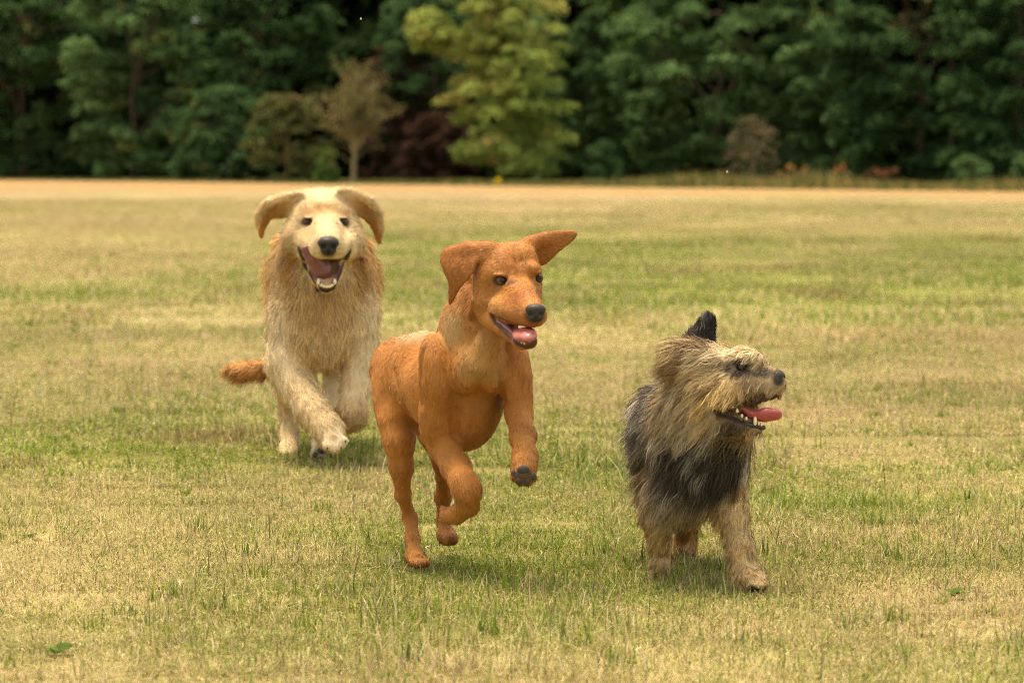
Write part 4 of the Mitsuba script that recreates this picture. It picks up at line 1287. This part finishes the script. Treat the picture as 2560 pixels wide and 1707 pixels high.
    b.sheet([(840, 472), (880, 475), (926, 492), (952, 518), (957, 578), (944, 618), (932, 586), (920, 556), (896, 540), (866, 534), (840, 524)], 0.07, 0.0065, (-0.35, 0.9), (0, -4), **{**E, 'flow': (1, 0.6, 0)})
    b.chain([(842, 484, 0.10, 16), (886, 484, 0.115, 11), (922, 499, 0.11, 10), (946, 530, 0.09, 8), (951, 572, 0.075, 5)], **{**E, 'k': 0.006, 'col': (0.60, 0.44, 0.235), 'fur': 0.016, 'flow': (1, 0.4, 0)})
    # colours
    b.spot(818, 582, (17, 32), (0.533, 0.421, 0.258), rz=60, soft=0.8)
    b.spot(806, 520, (34, 18), (0.413, 0.258, 0.112), soft=0.8)
    b.spot(766, 532, (22, 9), (0.430, 0.275, 0.129), soft=0.7)
    b.spot(862, 533, (20, 9), (0.430, 0.275, 0.129), soft=0.7)
    b.spot(806, 488, (60, 18), (0.585, 0.473, 0.292), rz=80, soft=0.7)
    b.spot(760, 590, (20, 14), (0.464, 0.310, 0.146), soft=0.8)
    b.spot(726, 650, (24, 64), (0.310, 0.163, 0.052), soft=0.7, rz=60)
    b.spot(896, 660, (20, 64), (0.361, 0.189, 0.060), soft=0.7, rz=60)
    b.spot(805, 770, (46, 60), (0.48, 0.31, 0.135), soft=0.7, rz=60)
    b.spot(700, 850, (36, 110), (0.66, 0.545, 0.36), soft=0.8, rz=80)
    b.spot(922, 860, (36, 120), (0.66, 0.545, 0.36), soft=0.8, rz=80)
    for x, y in ((745, 490), (715, 491), (685, 502), (662, 516), (648, 532), (858, 486), (890, 486), (922, 498), (942, 518), (951, 540)):
        b.dot((x, y - 4, 0.06), (22, 11), (0.585, 0.456, 0.275), soft=0.5, rz=60)
    for x, y in ((771, 555), (858, 556)):
        b.spot(x, y, (19, 13), (0.05, 0.024, 0.014), fur=0.0, soft=0.4)
    b.spot(787, 559, (7, 4), (0.06, 0.03, 0.018), fur=0.001, soft=0.5)
    b.spot(843, 560, (6, 4), (0.06, 0.03, 0.018), fur=0.001, soft=0.5)
    b.spot(806, 1136, (28, 24), (0.34, 0.26, 0.18), fur=0.003, soft=0.4)
    lip = (0.035, 0.024, 0.022)
    b.stroke([(746, 622), (764, 664), (784, 702), (795, 722), (815, 729), (836, 720), (846, 694), (858, 660), (874, 630)], 8, lip, soft=0.5)
    b.stroke([(774, 668), (791, 700), (801, 715), (815, 720), (829, 715), (839, 696), (849, 666)], 6, (0.12, 0.05, 0.05), soft=0.4)
    b.stroke([(795, 650), (820, 656), (842, 650)], 4, lip)
    b.spot(820, 635, (20, 12), (0.16, 0.11, 0.07), fur=0.003)
    key = 'dog_001'
    b.build(0.0038)
    put_skin(b, key + '__body')
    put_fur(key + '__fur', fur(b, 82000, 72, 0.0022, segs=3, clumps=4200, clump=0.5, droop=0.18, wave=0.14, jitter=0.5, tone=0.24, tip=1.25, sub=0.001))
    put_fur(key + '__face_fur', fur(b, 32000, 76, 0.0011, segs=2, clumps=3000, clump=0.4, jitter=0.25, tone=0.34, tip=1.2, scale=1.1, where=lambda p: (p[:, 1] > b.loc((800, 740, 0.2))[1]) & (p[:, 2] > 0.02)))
    for x, y in ((771, 555), (858, 556)):
        put_eye(b, numbered(key + '__eye'), x, y, b.sz(x, y) + 0.002, 12, (0.07, 0.03, 0.012), (0.05, 0.0, 1), (1.12, 0.86, 0.7))
    put_nose(b, key + '__nose', [((821, 607, 0.312), (27, 17, 20)), ((821, 624, 0.314), (20, 15, 16))], [((808, 617, 0.331), (7, 6, 13)), ((834, 617, 0.331), (7, 6, 13)), ((821, 634, 0.328), (2.5, 9, 8))])
    tongue = blob(b, [('cone', ((817, 692, 0.185, 16), (802, 668, 0.205, 20)), {'flat': (0, -0.5, 1, 2.2)}), ('cone', ((802, 668, 0.205, 20), (780, 646, 0.232, 15)), {'flat': (0, -0.5, 1, 2.0), 'k': 0.01}), ('cone', ((814, 692, 0.232, 4), (788, 652, 0.258, 3)), {'op': '-', 'k': 0.006}),
                      ('cone', ((780, 646, 0.232, 14), (764, 624, 0.24, 11)), {'flat': (0.5, 0.5, 1, 1.5), 'k': 0.008})])
    put_blob(tongue, key + '__tongue', 'tongue_mauve')
    for i, (x, y, r, sq) in enumerate(((796, 704, 5, (0.8, 1.6, 0.8)), (837, 704, 5, (0.8, 1.6, 0.8)), (803, 713, 4, (1, 1, 0.8)), (810, 716, 4, (1, 1, 0.8)), (817, 717, 4, (1, 1, 0.8)), (824, 716, 4, (1, 1, 0.8)), (830, 713, 4, (1, 1, 0.8)))):
        ball(b, numbered(key + '__tooth'), x, y, 0.235, r, 'tooth', sq)
    for x, y, r, sq in ((805, 1126, 10, (1.2, 0.85, 0.6)), (788, 1137, 7.5, (0.95, 1.05, 0.6)), (800, 1149, 8, (0.95, 1.05, 0.6)), (814, 1149, 8, (0.95, 1.05, 0.6)), (825, 1139, 7.5, (0.95, 1.05, 0.6))):
        ball(b, numbered(key + '__paw_pad'), x, y, b.sz(x, y, 0.0, -0.06) - 0.0005, r, 'pad_black', sq)
    for x, y in ((818, 1120), (853, 1120), (864, 1103)):
        ball(b, numbered(key + '__claw'), x, y, b.sz(x, y, 0.0, 0.26) + 0.001, 3.0, 'lip_black', (0.7, 1.4, 1))
    tag(key, 'large cream and gold long-haired dog running behind on the left, mouth wide open', 'dog')


build_golden()
# ---------------------------------------------------------------- the shaggy grey and tan terrier on the right
def build_terrier():
    b = Beast(6.85)
    black, grey, fawn, tan, blond = (0.020, 0.016, 0.013), (0.042, 0.036, 0.030), (0.42, 0.28, 0.12), (0.47, 0.335, 0.165), (0.56, 0.45, 0.28)
    S = dict(col=black, fur=0.055, k=0.04, lift=0.20)
    # trunk
    b.chain([(1748, 1080, 0.0, 106), (1722, 1085, -0.2, 100), (1702, 1085, -0.42, 94)], **{**S, 'col': grey, 'flow': (-0.5, 1, -0.2)})
    b.ell((1765, 1140, 0.04), (92, 105, 88), **{**S, 'flow': (-0.35, 1, 0.1)})
    b.cone((1664, 1020, -0.1, 54), (1662, 1130, -0.12, 56), **{**S, 'col': (0.058, 0.050, 0.041), 'flow': (-0.5, 1, 0)})
    b.ell((1730, 1215, 0.02), (94, 62, 84), **{**S, 'col': (0.24, 0.185, 0.115), 'fur': 0.055, 'flow': (-0.55, 1, 0.05)})
    b.ell((1650, 1215, -0.14), (42, 62, 66), **{**S, 'col': (0.20, 0.155, 0.10), 'fur': 0.05, 'flow': (-0.5, 1, 0)})
    # neck
    b.chain([(1790, 965, 0.05, 92), (1774, 1015, 0.05, 96), (1760, 1055, 0.03, 96)], **{**S, 'col': (0.38, 0.30, 0.18), 'fur': 0.046, 'flow': (-0.7, 1, 0.1)})
    # legs: front pair, then hind pair
    L = {**S, 'col': tan, 'k': 0.02, 'fur': 0.019, 'lift': 0.24}
    b.chain([(1665, 1190, -0.10, 48), (1656, 1290, -0.13, 28), (1655, 1350, -0.16, 20), (1656, 1395, -0.19, 18)], **L)
    b.chain([(1656, 1395, -0.19, 18), (1651, 1416, -0.165, 21)], **{**L, 'fur': 0.016})
    b.chain([(1812, 1190, 0.02, 56), (1832, 1290, 0.05, 37), (1850, 1370, 0.075, 29), (1863, 1425, 0.09, 26)], **L)
    b.chain([(1863, 1428, 0.09, 26), (1886, 1450, 0.125, 24), (1896, 1456, 0.14, 20)], **{**L, 'fur': 0.014, 'flow': (0.8, 0.5, 0.4)})
    for dx, dz in ((-16, 0.0), (-3, 0.012), (10, 0.012), (20, 0.0)):
        b.cone((1884 + dx * 0.6, 1456, 0.125, 11), (1893 + dx, 1464, 0.145 + dz, 9.5), **{**L, 'k': 0.006, 'fur': 0.008})
    b.chain([(1712, 1190, -0.42, 62), (1714, 1280, -0.46, 34), (1718, 1330, -0.52, 20), (1716, 1366, -0.545, 20)], **{**L, 'col': (0.34, 0.18, 0.06)})
    b.cone((1716, 1366, -0.545, 20), (1714, 1374, -0.52, 20), **L)
    b.chain([(1650, 1190, -0.40, 60), (1640, 1290, -0.44, 32), (1648, 1350, -0.50, 20), (1650, 1380, -0.50, 20)], **{**L, 'col': (0.34, 0.18, 0.06)})
    # tail, held straight up behind the head
    b.chain([(1700, 985, -0.47, 40), (1730, 915, -0.49, 38), (1749, 855, -0.49, 33), (1768, 806, -0.48, 22)], **{**S, 'col': (0.020, 0.018, 0.017), 'k': 0.015, 'fur': 0.022, 'lift': 0.12, 'flow': (0.3, -1, 0)})
    # head in profile
    H = dict(col=blond, fur=0.040, k=0.025, lift=0.22)
    b.ell((1798, 950, 0.085), (74, 62, 74), **{**H, 'col': (0.55, 0.42, 0.22), 'lift': 0.12, 'fur': 0.034, 'flow': (-1, 0.35, -0.2)})
    b.cone((1862, 906, 0.105, 28), (1800, 918, 0.08, 38), **{**H, 'fur': 0.028, 'lift': 0.12, 'flow': (-1, 0.05, -0.1)})
    b.ell((1815, 985, 0.12), (52, 40, 48), **{**H, 'col': (0.52, 0.35, 0.135), 'flow': (-0.9, 0.6, 0)})
    b.cone((1930, 951, 0.115, 30), (1860, 938, 0.105, 46), **{**H, 'col': (0.38, 0.29, 0.175), 'fur': 0.013, 'flow': (-0.7, 0.5, 0)})
    b.cone((1926, 966, 0.12, 27), (1850, 968, 0.115, 40), **{**H, 'col': (0.33, 0.25, 0.15), 'fur': 0.013, 'flow': (-0.5, 1, 0)})
    b.ell((1878, 897, 0.115), (28, 16, 26), (0, 0, -8), **{**H, 'col': (0.47, 0.36, 0.20), 'fur': 0.022, 'flow': (0.5, -0.45, 0.1)})
    # lower jaw with its beard
    b.chain([(1800, 1040, 0.10, 40), (1850, 1062, 0.115, 27), (1892, 1070, 0.12, 15)], **{**H, 'k': 0.010, 'col': (0.27, 0.19, 0.105), 'fur': 0.016, 'flow': (-0.5, 1, 0)})
    M = dict(col=(0.07, 0.025, 0.025), fur=0.0, k=0.004, op='-')
    b.chain([(1800, 1016, 0.185, 16), (1850, 1022, 0.17, 20), (1890, 1029, 0.16, 23), (1940, 1030, 0.15, 25)], **M)
    b.chain([(1830, 1020, 0.12, 12), (1880, 1028, 0.12, 20), (1950, 1030, 0.12, 25)], **M)
    b.ell((1854, 918, b.sz(1854, 918)), (14, 11, 14), **{**M, 'col': (0.03, 0.02, 0.015)})
    # small folded ears blown back
    b.chain([(1765, 885, 0.12, 20), (1720, 885, 0.10, 20), (1690, 905, 0.09, 12)], **{**H, 'col': (0.34, 0.24, 0.13), 'fur': 0.05, 'flat': (0, 0.3, 1, 1.6), 'flow': (-1, 0.1, 0)})
    # colours
    b.spot(1800, 885, (60, 16), (0.62, 0.50, 0.32), rz=60, soft=0.6)
    b.spot(1690, 990, (40, 50), (0.30, 0.245, 0.16), soft=0.7, rz=60)
    b.spot(1745, 1145, (120, 62), black, soft=0.4, rz=130)
    b.spot(1690, 1120, (60, 60), (0.035, 0.028, 0.022), soft=0.6, rz=80)
    b.spot(1600, 1180, (24, 60), (0.20, 0.165, 0.12), soft=0.6, rz=60)
    b.spot(1846, 920, (42, 24), (0.022, 0.016, 0.012), fur=0.010, soft=0.4)
    b.spot(1826, 922, (14, 9), (0.08, 0.055, 0.035), soft=0.5)
    b.spot(1910, 932, (34, 13), (0.07, 0.052, 0.036), fur=0.008, soft=0.6)
    b.spot(1946, 948, (16, 18), (0.03, 0.024, 0.02), fur=0.001, soft=0.4, rz=40)
    b.spot(1895, 990, (40, 12), (0.12, 0.08, 0.055), fur=0.016, soft=0.6)
    b.stroke([(1796, 1030), (1840, 1050), (1880, 1063), (1905, 1062)], 7, (0.03, 0.02, 0.018), fur=0.001)
    b.stroke([(1806, 1004), (1850, 1003), (1900, 1000), (1940, 990)], 8, (0.05, 0.032, 0.025), fur=0.007)
    b.spot(1880, 1470, (30, 9), (0.05, 0.04, 0.034), fur=0.004, soft=0.5)
    b.spot(1826, 1068, (34, 14), (0.06, 0.045, 0.03), soft=0.6)
    b.spot(1808, 1022, (34, 30), (0.04, 0.024, 0.02), fur=0.003, soft=0.4)
    key = 'dog_002'
    b.build(0.0034)
    put_skin(b, key + '__body')

    def hair(root, col, c, r):
        """Locks run from black to silver on the trunk, and from brown to blond on head and legs."""
        y = (root @ [0, 1, 0])
        lum = col.mean(1, keepdims=True)
        darkness = np.clip((0.24 - lum) / 0.18, 0, 1)
        silver = np.array([0.60, 0.55, 0.47])
        deep = np.array([0.16, 0.10, 0.045])
        s = np.where(c > 0.75, 0.85, np.where(c > 0.62, 0.35, 0.0)) * (0.4 + 0.6 * r)
        face = (root[:, 0] > b.loc((1800, 900, 0.1))[0]) & (y > b.loc((1800, 1125, 0.1))[1])
        s = np.where(face, 0.0, s)
        s = s[:, None] * (1 - np.exp(-lum / 0.07)) * 1.3
        a = col * (1 - darkness * s) + silver * darkness * s
        q = (1 - darkness) * np.clip((0.45 - c) / 0.3, 0, 1)[:, None] * np.where(y > b.loc((1700, 1200, 0))[1], 0.85, 0.35)[:, None]
        return a * (1 - q) + deep * q

    F = dict(segs=4, droop=0.24, wave=0.16, jitter=0.36, tone=0.36, tip=1.3, colour=hair, wind=(-0.22, 0, 0))
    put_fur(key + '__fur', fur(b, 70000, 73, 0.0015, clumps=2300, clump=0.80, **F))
    put_fur(key + '__coat_wisp', fur(b, 5000, 74, 0.0012, clumps=420, clump=0.82, scale=1.45, **{**F, 'wave': 0.16, 'tip': 1.4, 'jitter': 0.5}, where=lambda p: np.ones(len(p), bool), minlen=0.03))
    z = b.sz(1854, 918)
    put_eye(b, key + '__eye', 1855, 919, z + 0.003, 11.5, (0.05, 0.02, 0.008), (0.6, 0, 1), (1, 0.9, 0.7))
    put_nose(b, key + '__nose', [((1941, 943, 0.122), (23, 20, 22))], [((1958, 947, 0.13), (6, 5, 9)), ((1940, 949, 0.145), (8, 5, 8))])
    tongue = blob(b, [('cone', ((1838, 1010, 0.115, 15), (1882, 1037, 0.12, 15)), {'flat': (-0.5, 1, 0.2, 1.7)}), ('cone', ((1882, 1037, 0.12, 15), (1914, 1037, 0.13, 20)), {'flat': (0.25, 1, 0.6, 1.6), 'k': 0.007}),
                      ('cone', ((1914, 1037, 0.13, 20), (1938, 1036, 0.135, 18)), {'flat': (-0.1, 1, 0.8, 1.45), 'k': 0.007})])
    put_blob(tongue, key + '__tongue', 'tongue_red')
    for x, y, r, h in ((1832, 1014, 5, 1.3), (1843, 1026, 4.5, 1.3), (1855, 1039, 4, 1.2), (1866, 1046, 3.5, 1.2), (1888, 1052, 6, 1.9), (1897, 1059, 3.5, 1.2), (1904, 1062, 3.2, 1.1)):
        ball(b, numbered(key + '__tooth'), x, y, 0.142 if x < 1880 else 0.135, r, 'tooth', (0.8, h, 0.8))
    lip = blob(b, [('cone', ((1866, 1060, 0.132, 5), (1908, 1069, 0.128, 6.5)), {})])
    put_blob(lip, key + '__lip', 'lip_black')
    for x in (1876, 1888, 1900, 1909):
        ball(b, numbered(key + '__claw'), x, 1470, 0.155, 4.5, 'lip_black', (0.8, 1.3, 1.4))
    tag(key, 'shaggy grey and tan terrier trotting on the right, head turned aside, tongue out', 'dog')


build_terrier()
